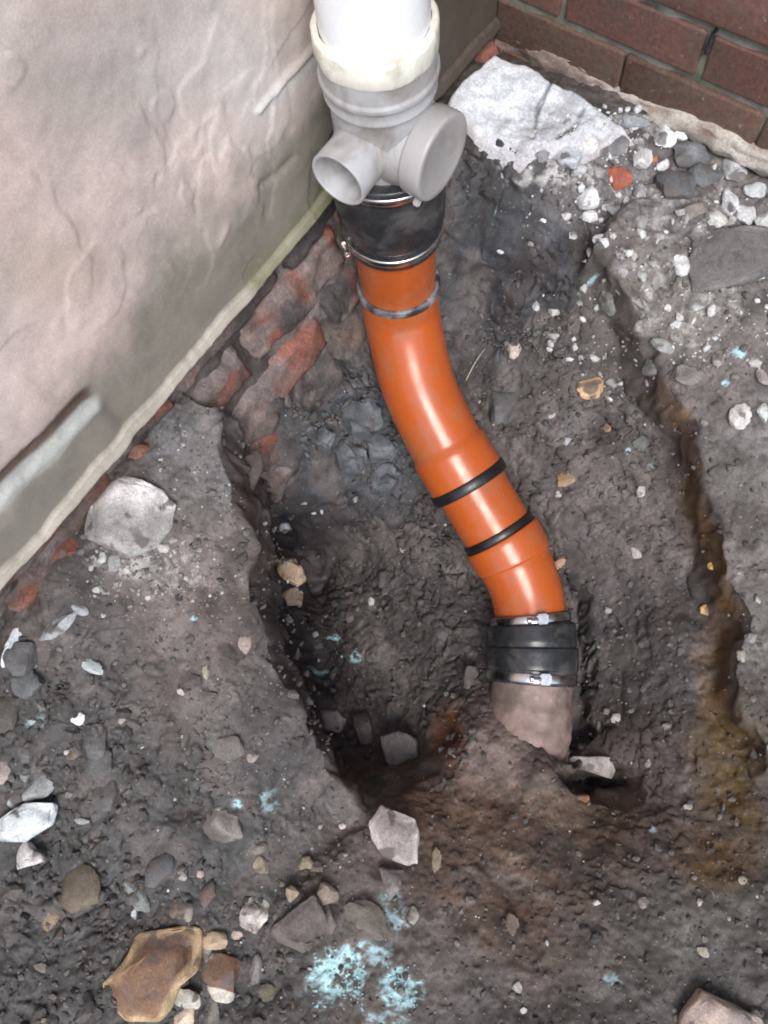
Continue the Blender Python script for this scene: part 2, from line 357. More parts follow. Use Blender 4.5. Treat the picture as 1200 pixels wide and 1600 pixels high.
for px, py, rx, ry, a in [(860, 265, 90, 30, .75), (950, 215, 70, 32, .7), (1010, 190, 50, 20, .5), (1050, 310, 130, 60, .45), (1060, 470, 80, 70, .5), (230, 880, 50, 25, .5), (270, 910, 40, 30, .35), (160, 870, 30, 25, .4)]:
    w = sstep(1.4, .5, np.hypot((pxs - px) / rx, (pys - py) / ry) + .5 * NF); WHT = np.maximum(WHT, a * w * sstep(-.1, .6, spk + .3 * NF))
GC = GC * (1 - WHT[..., None]) + np.array((.46, .44, .42)) * WHT[..., None]
# overhang and broken faces: push the steep bands sideways by noise that also varies with height
gX, gY = np.gradient(SL, gx, gy, edge_order=1)
sgx, sgy = np.gradient(GH, gx, gy); steep = sstep(.5, 1.6, np.hypot(sgx, sgy)) * near
PS = np.stack([GX, GY, GH], -1); n_a, n_b = fbm(PS, 18, 3, 201), fbm(PS, 18, 3, 202); n_c = fbm(PS, 9, 3, 203)
und = np.exp(-((SL + .024) / .014) ** 2) * sstep(1000, 900, 1000 * 0 + 900 + 0 * SL) * near * sstep(.04, .14, np.maximum(left(GX, GY) - GH, 0))
GX2 = GX + .011 * steep * n_a + und * np.clip(gX, -1, 1) * (.026 + .014 * n_c); GY2 = GY + .011 * steep * n_b + und * np.clip(gY, -1, 1) * (.026 + .014 * n_c)
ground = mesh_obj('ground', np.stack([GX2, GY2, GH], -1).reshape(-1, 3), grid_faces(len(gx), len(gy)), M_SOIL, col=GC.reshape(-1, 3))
tag(ground, kind='structure')

def gz(x, y):                                              # height of the finished ground
    x, y = np.asarray(x, float), np.asarray(y, float)
    i = np.clip(np.searchsorted(gx, x) - 1, 0, len(gx) - 2); j = np.clip(np.searchsorted(gy, y) - 1, 0, len(gy) - 2)
    u = np.clip((x - gx[i]) / (gx[i + 1] - gx[i]), 0, 1); v = np.clip((y - gy[j]) / (gy[j + 1] - gy[j]), 0, 1)
    return GH[i, j] * (1 - u) * (1 - v) + GH[i + 1, j] * u * (1 - v) + GH[i, j + 1] * (1 - u) * v + GH[i + 1, j + 1] * u * v
def on_ground(px, py):                                     # where the line of sight meets the ground
    r = ray(px, py); s = np.linspace(.6, 2.2, 3200); P = CAM + s[:, None] * r
    b = P[:, 2] < gz(P[:, 0], P[:, 1]); k = int(np.argmax(b)) if b.any() else -1
    return P[k]

# ================================================================== RENDERED WALL (left)
wall = thing('rendered_wall', (WX - .06, .3, -.3), 'old cement rendered wall with its ragged render edge above exposed brickwork', 'wall')
EDGE = np.array([hit_x(px, py, WX)[1:] for px, py in [(0, 903), (60, 838), (130, 758), (185, 695), (197, 676), (240, 630), (300, 556), (345, 503), (400, 438), (450, 378), (490, 332), (520, 297), (600, 225), (700, 125), (778, 36)]])
EDGE = np.vstack([(-9, .115), (-1.0, .115), EDGE, (2, .1)])
wy = np.concatenate([-.35 - .003 * np.exp(np.linspace(0, 1, 24) * math.log(2200))[::-1], np.arange(-.345, WY + .02, .0026)])
nv = 250
wyy = wy[:, None] + 0 * np.arange(nv)[None]
Pe = np.stack([wy, 0 * wy, 0 * wy], -1)
ez = np.interp(wy, EDGE[:, 0], EDGE[:, 1]) + .0018 * fbm(Pe, 24, 4, 4) + .001 * fbm(Pe, 120, 2, 6)
up = np.concatenate([np.concatenate([np.linspace(0, .04, 28)[:-1], np.linspace(.04, .55, 187)]), .55 + .003 * np.exp(np.linspace(0, 1, nv - 214) * math.log(700))])
wz = ez[:, None] + up[None]
PW = np.stack([wyy, wz, 0 * wz], -1)
wpx, wpy = project(np.stack([WX + 0 * wz, wyy, wz], -1))
n1 = fbm(PW, 5, 2, 61, .35); n2 = fbm(PW * np.array([1, .6, 1]), 16, 5, 62); n3 = fbm(PW, 60, 3, 63)
dx = .0045 * n1 + .0009 * n2 + .0003 * n3
# trowelled scars: ridges where two coats meet
sc = fbm(PW, 7, 4, 64); dx = dx + .0013 * sstep(-.04, .04, sc - .25) * sstep(.12, .3, up[None]) + .0010 * sstep(-.05, .05, fbm(PW, 9, 3, 65) - .3) * sstep(.06, .2, up[None])
# lower band of render stands proud on the left, with a pale top edge under a dark groove
BAND = np.array([hit_x(px, py, WX)[1:] for px, py in [(0, 775), (40, 735), (90, 690), (135, 640), (150, 628)]])
bz = np.interp(wyy, BAND[:, 0], BAND[:, 1]) + .003 * n3; bend_ = sstep(BAND[-1, 0] + .012, BAND[-1, 0] - .006, wyy)
dx = dx + .006 * sstep(.006, -.008, wz - bz) * bend_ - (.003 + .0015 * n3) * np.exp(-((wz - bz - .019) / .008) ** 2) * bend_
lipw = .0125 + .0040 * fbm(Pe, 12, 4, 66)[:, None]
dx = dx * (.25 + .75 * sstep(.0, .12, up[None])) + .006 * sstep(.0012, -.0012, up[None] - lipw) + .004 * sstep(lipw, 0 * lipw, up[None] + 0 * lipw)          # flared broken edge at the bottom
MARKS = [([(490, 70), (440, 125), (402, 172)], 5, .0035), ([(455, 245), (425, 275), (402, 290)], 6, -.0025), ([(350, 350), (338, 380)], 5, .002)]
flk = sstep(1.5, .5, np.hypot((wpx - 370) / 190, (wpy - 230) / 230)); ff = fbm(PW * np.array([1.0, .55, 1]), 13, 4, 68)
dx = dx + flk * (.0014 * sstep(-.03, .03, ff - .12) - .0009 * sstep(-.03, .03, -ff - .35)) + .0008 * flk * fbm(PW, 28, 3, 69)
for ln, wd, am in MARKS: dx = dx + am * np.exp(-(line_d(ln, wpx, wpy) / wd) ** 2)
wc = np.broadcast_to(np.array((.67, .525, .48)), wz.shape + (3,)).copy()
def lay(c, w, col): w = np.clip(w, 0, 1)[..., None]; return c * (1 - w) + np.array(col) * w
wb = lambda px, py, rx, ry: sstep(1.5, .4, np.hypot((wpx - px) / rx, (wpy - py) / ry) + .4 * n2)
wc = lay(wc, .7 * wb(250, 60, 300, 120), (.52, .50, .46)); wc = lay(wc, .6 * wb(420, 120, 90, 160), (.52, .49, .455))
wc = lay(wc, .55 * wb(60, 420, 130, 60), (.52, .40, .32)); wc = lay(wc, .6 * wb(330, 400, 130, 110), (.40, .355, .32)); wc = lay(wc, .5 * wb(120, 150, 120, 90), (.36, .34, .30))
wc = lay(wc, .45 * np.clip(n2 * 1.1, 0, 1), (.40, .34, .31)); wc = lay(wc, .4 * np.clip(-n1 * 1.5, 0, 1), (.56, .50, .46))
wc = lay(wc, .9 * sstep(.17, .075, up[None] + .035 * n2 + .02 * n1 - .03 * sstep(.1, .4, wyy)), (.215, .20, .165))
wc = lay(wc, .9 * sstep(.0015, -.0015, up[None] - lipw), (.43, .385, .325))
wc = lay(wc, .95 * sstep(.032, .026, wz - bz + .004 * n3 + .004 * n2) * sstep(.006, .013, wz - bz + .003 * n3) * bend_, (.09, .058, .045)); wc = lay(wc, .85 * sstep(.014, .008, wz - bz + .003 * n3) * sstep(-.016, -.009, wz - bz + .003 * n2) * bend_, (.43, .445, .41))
wc = lay(wc, .7 * np.exp(-(line_d([(498, 82), (430, 145), (400, 172)], wpx, wpy) / 9) ** 2), (.62, .62, .60))
wc = lay(wc, .9 * np.exp(-(line_d([(540, 245), (500, 320), (455, 385), (400, 440)], wpx, wpy) / 22) ** 2), (.17, .165, .09))
wc = lay(wc, .9 * sstep(690, 740, wpx) * sstep(.0, .02, wyy - .6), (.08, .06, .047)); wc = lay(wc, .95 * sstep(.585, .63, wyy + .01 * n2), (.075, .058, .045))  # corner behind the stack: brown damp masonry plus shadow painted into the colour
V = np.stack([WX + dx, wyy, wz], -1)
under = np.stack([WX - .03 + .004 * n3[:, :1], wyy[:, :1], wz[:, :1] + .006], -1)           # underside of the broken edge
V = np.concatenate([under, V], 1); wc = np.concatenate([wc[:, :1], wc], 1)
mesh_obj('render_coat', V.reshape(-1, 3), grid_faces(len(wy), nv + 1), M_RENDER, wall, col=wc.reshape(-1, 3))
# brick footing below the render: mortar core and single worn bricks
yy = np.concatenate([[-9, -4, -2, -1], np.arange(-.6, WY + .03, .005)]); zz = np.arange(-.60, .19, .005)
YY, ZZ = np.meshgrid(yy, zz, indexing='ij'); PB = np.stack([YY, ZZ, 0 * YY], -1)
core = np.stack([WX - .030 + .006 * fbm(PB, 14, 4, 71) + .30 * np.clip(.10 - ZZ, 0, .28) * sstep(.12, .26, YY) + .004 * fbm(PB, 60, 3, 72), YY, ZZ], -1)
k = fbm(PB, 20, 4, 73); cc = np.broadcast_to(np.array((.115, .095, .085)), YY.shape + (3,)).copy(); cc = lay(cc, k * 1.2, (.20, .17, .155)); cc = lay(cc, -k * 1.3, (.06, .05, .046))
mesh_obj('mortar_core', core.reshape(-1, 3), grid_faces(len(yy), len(zz)), M_OLDBRICK, wall, col=cc.reshape(-1, 3))
def batter(y, z): return .30 * np.clip(.10 - z, 0, .28) * sstep(.12, .26, y)
def worn_brick(y0, y1, z0, z1, out, seed, red):
    n, m = 26, 14; u, v = np.meshgrid(np.linspace(-1, 1, n), np.linspace(-1, 1, m), indexing='ij')
    su = np.sign(u) * np.abs(u) ** .7; r = np.maximum(np.abs(u) ** 14, np.abs(v) ** 9)
    Y = (y0 + y1) / 2 + su * (y1 - y0) / 2; Z = (z0 + z1) / 2 + v * (z1 - z0) / 2
    Pn = np.stack([Y, Z, np.full_like(Y, seed * 3.1)], -1)
    X = WX - .040 + (out * .4 + .020) * (1 - r ** 1.2) + .006 * fbm(Pn, 14, 3, 80) + .0025 * fbm(Pn, 60, 3, 81) + batter(Y, Z)
    Y = Y + .004 * fbm(Pn, 30, 2, 82); Z = Z + .004 * fbm(Pn, 30, 2, 83)
    k = fbm(Pn, 10, 4, 84) + red + .1; c = np.broadcast_to(np.array((.115, .08, .068)), Y.shape + (3,)).copy()
    c = lay(c, .85 * sstep(.05, .55, k), (.25, .09, .062)); c = lay(c, .85 * sstep(-.05, .4, fbm(Pn, 18, 4, 85)), (.19, .16, .147)); c = lay(c, sstep(.1, .6, -fbm(Pn, 14, 3, 86)), (.065, .055, .053))
    return mesh_obj('brick', np.stack([X, Y, Z], -1).reshape(-1, 3), grid_faces(n, m), M_OLDBRICK, wall, col=c.reshape(-1, 3))
s = 0
for row in range(5):
    z1 = .125 - row * .073; z0 = z1 - .062; y = -.20 + (.11 if row % 2 else 0) + random.uniform(-.02, .02)
    while y < .90:
        L = random.choice([.10, .205, .205]) + random.uniform(-.008, .008); s += 1
        worn_brick(y, y + L, z0 + random.uniform(-.004, .004), z1 + random.uniform(-.004, .004), random.uniform(-.006, .012), s, random.uniform(-.35, .35) + (.25 if row in (0, 2) else 0))
        y += L + .013

# ================================================================== BRICK WALL (right)
bw = thing('brick_wall', (.3, WY + .06, 0), 'red brick wall with greenish mortar joints in the upper right corner', 'wall')
yb = np.concatenate([np.arange(-.545, .3, .006), [.4, .6, 1, 2, 4, 8]]); zb = np.concatenate([np.arange(-.2, .42, .006), [.5, .8, 1.4, 2.5]])
BX, BZ = np.meshgrid(yb, zb, indexing='ij'); Pm = np.stack([BX, BZ, 0 * BX], -1)
mesh_obj('mortar', np.stack([BX, WY + .006 + .0035 * fbm(Pm, 30, 4, 91), BZ], -1).reshape(-1, 3)[:, [0, 1, 2]], grid_faces(len(yb), len(zb))[:, ::-1], M_MORTAR, bw)
def brick_mesh(L, H, seed):
    bm = bmesh.new(); bmesh.ops.create_cube(bm, size=1)
    bmesh.ops.scale(bm, verts=bm.verts, vec=(L, .09, H))
    bmesh.ops.bevel(bm, geom=list(bm.edges), offset=.004, segments=2, affect='EDGES', profile=.6)
    rr = random.Random(seed)
    for v in bm.verts:
        if v.co.y < 0: v.co += Vector((rr.uniform(-1, 1), rr.uniform(-1, 1), rr.uniform(-1, 1))) * .0012
    me = bpy.data.meshes.new('brick'); bm.to_mesh(me); bm.free(); me.materials.append(M_BRICK)
    for p in me.polygons: p.use_smooth = True
    return me
M_DIRTYBRICK = brick_mat('dirty_brick', (.115, .062, .046), (.13, .07, .05), (.10, .085, .065))
BM = {(a, k): brick_mesh({'s': .191, 'h': .095}[a], .0635, k) for a in 'sh' for k in range(4)}
JX = float(hit_y(878, 15, WY)[0])                           # the one perpend that shows
for row in range(-2, 30):
    z = .1625 + .075 * row
    if row > 7 and row % 1: continue
    off = JX + (.1 if row % 2 else 0)
    for kx in range(-1, 8 if row < 6 else 5):
        x0 = off + .2 * kx
        if x0 + .19 < -.55: continue
        kind = 's'; xc = x0 + .1
        if x0 < -.615: kind, xc = 'h', x0 + .2 - .0045 - .0475
        o = bpy.data.objects.new('brick', BM[(kind, random.randrange(4))]); C.objects.link(o); o.parent = bw
        if row < 0: o.material_slots[0].link = 'OBJECT'; o.material_slots[0].material = M_DIRTYBRICK; o.scale = (1.035, 1, 1.03)
        o.matrix_parent_inverse = bw.matrix_world.inverted()
        o.location = (xc, WY + .045 + random.uniform(-.0015, .0015), z + random.uniform(-.001, .001)); o.rotation_euler = (0, random.uniform(-.004, .004), random.uniform(-.006, .006))
# broken mortar ledge at the foot of the wall
def ledge(name, x0, x1, ztop, depth, col, seed, n=140):
    xs = np.linspace(x0, x1, n); prof = np.linspace(0, 1, 12)
    A, B = np.meshgrid(xs, prof, indexing='ij'); Pn = np.stack([A, B * .1, 0 * A], -1)
    ang = B * math.pi * .62; dd = depth * (.45 + .55 * sstep(-.42, -.28, A)) * (1 + .45 * fbm(np.stack([A, 0 * A, 0 * A], -1), 18, 4, seed))
    Y = WY + .004 - dd * np.sin(ang) ** .7 + .002 * fbm(Pn, 70, 3, seed + 1); Z = ztop + .005 * fbm(np.stack([A, 0 * A, 0 * A], -1), 9, 3, seed + 3) - .024 * (1 - np.cos(ang)) + .003 * fbm(Pn, 60, 3, seed + 2)
    c = np.broadcast_to(np.array(col), A.shape + (3,)).copy(); c = lay(c, fbm(Pn, 30, 4, seed + 5), (.30, .21, .175)); c = lay(c, .8 * sstep(-.30, -.42, A + .03 * fbm(Pn, 20, 3, seed + 6)), (.24, .165, .14)); c = lay(c, sstep(.75, 1, B), (.14, .12, .10))
    return mesh_obj(name, np.stack([A, Y, Z], -1).reshape(-1, 3), grid_faces(n, 12), M_HAUNCH, bw, col=c.reshape(-1, 3))
ledge('mortar_ledge', -.54, .30, .072, .012, (.44, .40, .35), 100)
# open joint: a dark gap in the perpend right of the long brick, with a dab of pale mortar below it
p0, p1 = hit_y(1117, 48, WY + .001), hit_y(1104, 82, WY + .001)
pts_ = np.linspace(p0, p1, 9); pts_[:, 0] += .0012 * np.sin(np.arange(9) * 1.9)
def gap(name, pts, w, mat):
    n = len(pts); V = np.concatenate([np.stack([pts[:, 0] - w, pts[:, 1] - .0045, pts[:, 2]], -1), np.stack([pts[:, 0] + w, pts[:, 1] - .0045, pts[:, 2]], -1), np.stack([pts[:, 0] - w, pts[:, 1] + .02, pts[:, 2]], -1), np.stack([pts[:, 0] + w, pts[:, 1] + .02, pts[:, 2]], -1)])
    F = []
    for i in range(n - 1): F += [(i, i + 1, n + i + 1, n + i), (2 * n + i, i, i + 1, 2 * n + i + 1)[::-1], (n + i, n + i + 1, 3 * n + i + 1, 3 * n + i)]
    return mesh_obj(name, V, F, mat, bw)
gap('open_joint', pts_, np.linspace(.0012, .0026, 9), M_DARK)

# ================================================================== PATCHES: cement haunching and broken slab
def patch(name, outline, z, thick, colf, mat, label, cat, step=.003, wob=.006, tilt=None, seed=0, parent=None):
    W = np.array([hit_z(px, py, zz_) for px, py, zz_ in [(a, b, z if tilt is None else tilt(a, b)) for a, b in outline]])
    lo, hi = W[:, :2].min(0) - .02, W[:, :2].max(0) + .02
    xs, ys = np.arange(lo[0], hi[0], step), np.arange(lo[1], hi[1], step); X, Y = np.meshgrid(xs, ys, indexing='ij')
    Pn = np.stack([X, Y, 0 * X], -1); sdv = poly_sd(W, X, Y) + wob * fbm(Pn, 20, 2, seed, .4)
    zz_ = W[:, 2].mean() if tilt is None else rbf(W)(X, Y)
    g_ = gz(X, Y); top = np.maximum(zz_ + .005 * fbm(Pn, 10, 4, seed + 2) + .0016 * fbm(Pn, 60, 3, seed + 3), g_ + .005 + .004 * fbm(Pn, 25, 3, seed + 4))
    w_ = sstep(-.006, .010, sdv); top = (g_ - .008) * (1 - w_) + top * w_
    inside = sdv > -.008; cell = inside[:-1, :-1] & inside[1:, :-1] & inside[:-1, 1:] & inside[1:, 1:]
    return X, Y, top, cell, thick, sdv, Pn
def build_patch(name, X, Y, top, cell, thick, col, mat):
    nx, ny = X.shape; idx = np.arange(nx * ny).reshape(nx, ny)
    q = np.stack([idx[:-1, :-1], idx[1:, :-1], idx[1:, 1:], idx[:-1, 1:]], -1)
    N = nx * ny; faces = [q[cell], q[cell][:, ::-1] + N]
    pad = np.pad(cell, 1)
    for (di, dj, a, b) in ((-1, 0, 3, 0), (1, 0, 1, 2), (0, -1, 0, 1), (0, 1, 2, 3)):
        nb = pad[1 + di:pad.shape[0] - 1 + di, 1 + dj:pad.shape[1] - 1 + dj]; e = cell & ~nb; qq = q[e]
        faces.append(np.stack([qq[:, a], qq[:, a] + N, qq[:, b] + N, qq[:, b]], -1))
    Fc = np.concatenate(faces); Vt = np.concatenate([np.stack([X, Y, top], -1).reshape(-1, 3), np.stack([X, Y, top - thick], -1).reshape(-1, 3)]); cl2 = np.concatenate([col.reshape(-1, 3)] * 2)
    used = np.unique(Fc); re = np.zeros(len(Vt), int); re[used] = np.arange(len(used))
    return mesh_obj(name, Vt[used], re[Fc], mat, col=cl2[used])
X, Y, top, cell, th, sdv, Pn = patch('h', [(768, 62), (800, 78), (860, 112), (930, 150), (988, 185), (1000, 205), (965, 208), (938, 232), (905, 238), (872, 240), (850, 252), (815, 256), (790, 245), (752, 228), (715, 195), (690, 185), (700, 150), (728, 110)],
    
    .06, .028, None, None, '', '', step=.0022, tilt=lambda a, b: .095 - .00017 * (b - 60), seed=120, wob=.008)
c = np.broadcast_to(np.array((.66, .69, .73)), X.shape + (3,)).copy(); k = fbm(Pn, 24, 4, 130); c = lay(c, k * .9, (.40, .40, .42)); c = lay(c, (1 - sstep(0, .03, sdv)) * .6, (.45, .40, .40))
hp = project(np.stack([X, Y, top], -1)); c = lay(c, .6 * np.exp(-(line_d([(860, 118), (985, 192)], *hp) / 12) ** 2), (.36, .46, .47))
for ln in ([(860, 130), (842, 165), (832, 215)], [(912, 170), (895, 200), (870, 215)]):
    dcr = line_d(ln, *hp) + 2.5 * fbm(Pn, 60, 2, 131); top = top - .005 * np.exp(-(dcr / 2.2) ** 2); c = lay(c, .8 * np.exp(-(dcr / 2.6) ** 2), (.10, .10, .11))
tag(build_patch('cement_haunching', X, Y, top, cell, th, c, M_HAUNCH), 'whitish cement haunching with fine cracks in the corner behind the pipe', 'cement patch')

# ================================================================== PIPES
def sweep(pts, radii, seg=64, closed_ends=False, inner=None):
    """tube round a line of points; a list of radii, one per point"""
    pts = np.asarray(pts, float); n = len(pts); tan = np.gradient(pts, axis=0); 
    bad = np.linalg.norm(tan, axis=1) < 1e-9
    for i in np.where(bad)[0]: tan[i] = tan[i - 1] if i else tan[i + 1]
    tan /= np.linalg.norm(tan, axis=1)[:, None]
    a = np.array([1, 0, 0.]) if abs(tan[0][0]) < .9 else np.array([0, 1., 0]); u = np.cross(tan[0], a); u /= np.linalg.norm(u); V = []
    th = np.linspace(0, 2 * math.pi, seg, endpoint=False)
    for i in range(n):
        u = u - tan[i] * (u @ tan[i]); u /= np.linalg.norm(u); w = np.cross(tan[i], u)
        V.append(pts[i] + radii[i] * (np.cos(th)[:, None] * u + np.sin(th)[:, None] * w))
    return np.concatenate(V), grid_faces(n, seg, True)
def lathe(profile, origin, direction, seg=64):
    """profile: (distance along direction, radius) pairs, may run back inside"""
    d = np.array(direction, float); d /= np.linalg.norm(d); a = np.array([0, 0, 1.]) if abs(d[2]) < .9 else np.array([1., 0, 0])
    u = np.cross(d, a); u /= np.linalg.norm(u); w = np.cross(d, u); th = np.linspace(0, 2 * math.pi, seg, endpoint=False)
    ring = np.cos(th)[:, None] * u + np.sin(th)[:, None] * w
    V = np.concatenate([np.array(origin) + d * s + r * ring for s, r in profile]); return V, grid_faces(len(profile), seg, True)
def soften(o, w=.0012, ang=35):
    b = o.modifiers.new('bevel', 'BEVEL'); b.width = w; b.segments = 2; b.limit_method = 'ANGLE'; b.angle_limit = math.radians(ang)
    o.data.polygons.foreach_set('use_smooth', np.ones(len(o.data.polygons), bool)); return o
def dense(profile, k=1):                                   # drop doubles that would make zero-length steps
    return profile
Zd = (0, 0, 1)
# white soil pipe
wp = thing('white_soil_pipe', (PX, PY, .335), 'glossy white plastic soil pipe standing upright against the rendered wall', 'pipe')
v, fc = lathe([(.34, .050), (.34, .0535), (.36, .0535), (1.0, .0535), (2.45, .0535), (2.45, .050), (.34, .050)], (PX, PY, 0), Zd, 72); soften(mesh_obj('pipe', v, fc, M_WHITEPVC, wp))
# grey boss fitting
bf = thing('boss_fitting', (PX, PY, .2), 'grey plastic boss pipe fitting with one open branch and one capped branch', 'pipe fitting')
v, fc = lathe([(.402, .0540), (.402, .0595), (.399, .0615), (.378, .0615), (.374, .0600)], (PX, PY, 0), Zd, 72)
nz = fbm(v, 60, 3, 171)[:, None] * .0010; v = v + nz; soften(mesh_obj('collar', v, fc, M_CREAM, bf), .002)
v, fc = lathe([(.392, .0545), (.3765, .0545), (.3765, .0585), (.372, .0592), (.354, .0588), (.351, .0615), (.346, .0615), (.343, .0582), (.333, .0578), (.331, .0590), (.328, .0590), (.325, .0555), (.316, .0545), (.235, .0545), (.206, .0545), (.206, .050), (.392, .050)], (PX, PY, 0), Zd, 72); soften(mesh_obj('body', v, fc, M_GREYPVC, bf), .001)
ob = np.array([PX, PY, .276])
v, fc = lathe([(.030, .0420), (.044, .0350), (.052, .0325), (.060, .0322), (.088, .0330), (.0895, .0325), (.0895, .0295), (.088, .0288), (.045, .0285), (.040, .0005)], ob, (0.04, -1, 0), 48); soften(mesh_obj('open_branch', v, fc, M_GREYPVC, bf), .0007)
cb = np.array([PX, PY, .267])
v, fc = lathe([(.030, .0490), (.042, .0460), (.050, .0448), (.060, .0450)], cb, (1, 0, 0.0), 56); br = mesh_obj('capped_branch', v, fc, M_GREYPVC, bf)
v, fc = lathe([(.050, .0455), (.052, .0480), (.073, .0483), (.0760, .0475), (.0768, .0462), (.0768, .0400), (.0765, .0390), (.0765, .0005)], cb, (1, 0, 0.0), 64); soften(mesh_obj('cap', v, fc, M_CAP, br), .001)
bm = bmesh.new(); bmesh.ops.create_cube(bm, size=1); bmesh.ops.scale(bm, verts=bm.verts, vec=(.009, .014, .004)); bmesh.ops.bevel(bm, geom=list(bm.edges), offset=.0015, segments=2, affect='EDGES')
me = bpy.data.meshes.new('cap_tab'); bm.to_mesh(me); bm.free(); me.materials.append(M_CAP); o = bpy.data.objects.new('cap_tab', me); C.objects.link(o); o.parent = br; o.location = tuple(cb + np.array([.066, -.034, -.037])); o.rotation_euler = (.75, 0, 0)
o.matrix_parent_inverse = Matrix.Identity(4); 

def clamp(parent, c, d, r, w, screw_dir, name='hose_clamp'):
    c, d = np.array(c, float), np.array(d, float) / np.linalg.norm(d)
    v, fc = lathe([(-w / 2, r - .002), (-w / 2, r + .0006), (-w / 2 + .0015, r + .0016), (w / 2 - .0015, r + .0016), (w / 2, r + .0006), (w / 2, r - .002)], c, d, 72)
    band = mesh_obj(name, v, fc, M_STEEL, parent)
    s_ = np.array(screw_dir, float); s_ -= d * (s_ @ d); s_ /= np.linalg.norm(s_); tang = np.cross(d, s_)
    R = Matrix((Vector(tang), Vector(s_), Vector(d))).transposed().to_4x4()
    bm = bmesh.new(); bmesh.ops.create_cube(bm, size=1); bmesh.ops.scale(bm, verts=bm.verts, vec=(.017, .008, w * 1.15)); bmesh.ops.bevel(bm, geom=list(bm.edges), offset=.002, segments=2, affect='EDGES')
    bm.transform(Matrix.Translation(Vector(c + s_ * (r + .005))) @ R); me = bpy.data.meshes.new('screw_housing'); bm.to_mesh(me); bm.free(); me.materials.append(M_STEEL)
    o = bpy.data.objects.new('screw_housing', me); C.objects.link(o); o.parent = band; o.matrix_parent_inverse = band.matrix_world.inverted()
    p = c + s_ * (r + .006)
    v, fc = lathe([(.007, .0005), (.007, .0028), (.017, .0028), (.017, .0048), (.0225, .0048), (.0225, .0022), (.0212, .0018), (.0212, .0004)], p, tang, 6 if False else 16); soften(mesh_obj('screw', v, fc, M_STEEL, band), .0004)
    return band
# upper rubber coupling
uc = thing('rubber_coupling', (PX, PY, .12), 'dusty black rubber coupling between the grey fitting and the top of the orange pipe', 'coupling')
v, fc = lathe([(.242, .0545), (.242, .0665), (.239, .0680), (.222, .0680), (.220, .0662), (.216, .0662), (.213, .0678), (.136, .0660), (.131, .0650), (.128, .0620), (.125, .0632), (.101, .0632), (.097, .0618), (.097, .0525)], (PX, PY, 0), Zd, 72); soften(mesh_obj('sleeve', v, fc, M_RUBBER, uc), .001)
clamp(uc, (PX, PY, .2285), (0, 0, 1), .0676, .011, (-.6, -.8, 0)); clamp(uc, (PX, PY, .112), (0, 0, 1), .0630, .012, (-.55, -.83, 0))
# orange drain run
od = thing('orange_drain_pipe', (-.2, .42, -.33), 'orange plastic drain pipe with two bends and black seal rings curving down into the hole', 'pipe')
def tube(name, prof, mat, parent, n=None, bev=.001):
    ts, rs = zip(*prof); T, Rr = [], []
    for (a, ra), (b, rb) in zip(prof[:-1], prof[1:]):
        k = max(1, int(abs(b - a) / .12)); 
        for q in range(k): T.append(a + (b - a) * q / k); Rr.append(ra + (rb - ra) * q / k)
    T.append(prof[-1][0]); Rr.append(prof[-1][1]); T = np.array(T); 
    pts = axis(T); e = .02; dirs = axis(T + e) - axis(T - e); dirs /= np.linalg.norm(dirs, axis=1)[:, None]
    th = np.linspace(0, 2 * math.pi, 72, endpoint=False); u = np.array([.8, .6, 0.]); V = []
    order = range(len(T))
    for i in order:
        dvec = dirs[i]; u = u - dvec * (u @ dvec); u /= np.linalg.norm(u); w = np.cross(dvec, u); V.append(pts[i] + Rr[i] * (np.cos(th)[:, None] * u + np.sin(th)[:, None] * w))
    o = mesh_obj(name, np.concatenate(V), grid_faces(len(T), 72, True), mat, parent); return soften(o, bev) if bev else o
tube('upper_pipe', [(.45, .0525), (.8, .0528), (2.05, .0530)], M_ORANGE, od, bev=0)
tube('seal_ring', [(1.92, .0535), (1.92, .0572), (1.97, .0584), (2.11, .0584), (2.16, .0572), (2.16, .0530)], M_DUSTSEAL, od)
ub = tube('upper_bend', [(2.14, .0535), (2.14, .0556), (2.4, .0558), (2.6, .0553), (3.0, .0552), (4.0, .0552), (5.05, .0553), (5.15, .0556), (5.22, .0590), (5.9, .0597), (5.94, .0597), (5.94, .0545)], M_ORANGE, od)
tube('seal_ring', [(5.90, .0550), (5.90, .0612), (5.94, .0628), (6.10, .0628), (6.15, .0612), (6.15, .0548)], M_SEAL, od)
tube('short_pipe', [(6.05, .0548), (7.4, .0548)], M_ORANGE, od, bev=0)
tube('seal_ring', [(7.26, .0545), (7.26, .0570), (7.29, .0582), (7.42, .0582), (7.46, .0570), (7.46, .0545)], M_SEAL, od)
tube('lower_bend', [(7.45, .0545), (7.45, .0605), (7.49, .0618), (8.10, .0608), (8.14, .0566), (8.6, .0552), (9.2, .0546), (9.9, .0545), (10.2, .0545)], M_ORANGE, od)
# lower rubber coupling
lc = thing('rubber_coupling', axis(11)[0] - np.array([0, 0, .07]), 'glossy black rubber coupling with bright steel clamps joining the orange pipe to the clay pipe', 'coupling')
tube('sleeve', [(9.86, .0545), (9.86, .0578), (9.88, .0588), (10.18, .0592), (10.22, .0640), (10.27, .0662), (10.9, .0668), (10.94, .0655), (10.98, .0655), (11.02, .0690), (11.62, .0692), (11.66, .0670), (12.02, .0668), (12.05, .0655), (12.05, .0590)], M_RUBBER, lc)
def clampT(parent, t, r, w):
    p = axis(t)[0]; dvec = axis(t + .05)[0] - axis(t - .05)[0]; clamp(parent, p, dvec, r, w, (.30, -.12, 1.0))
clampT(lc, 10.02, .0590, .013); clampT(lc, 11.86, .0668, .014)
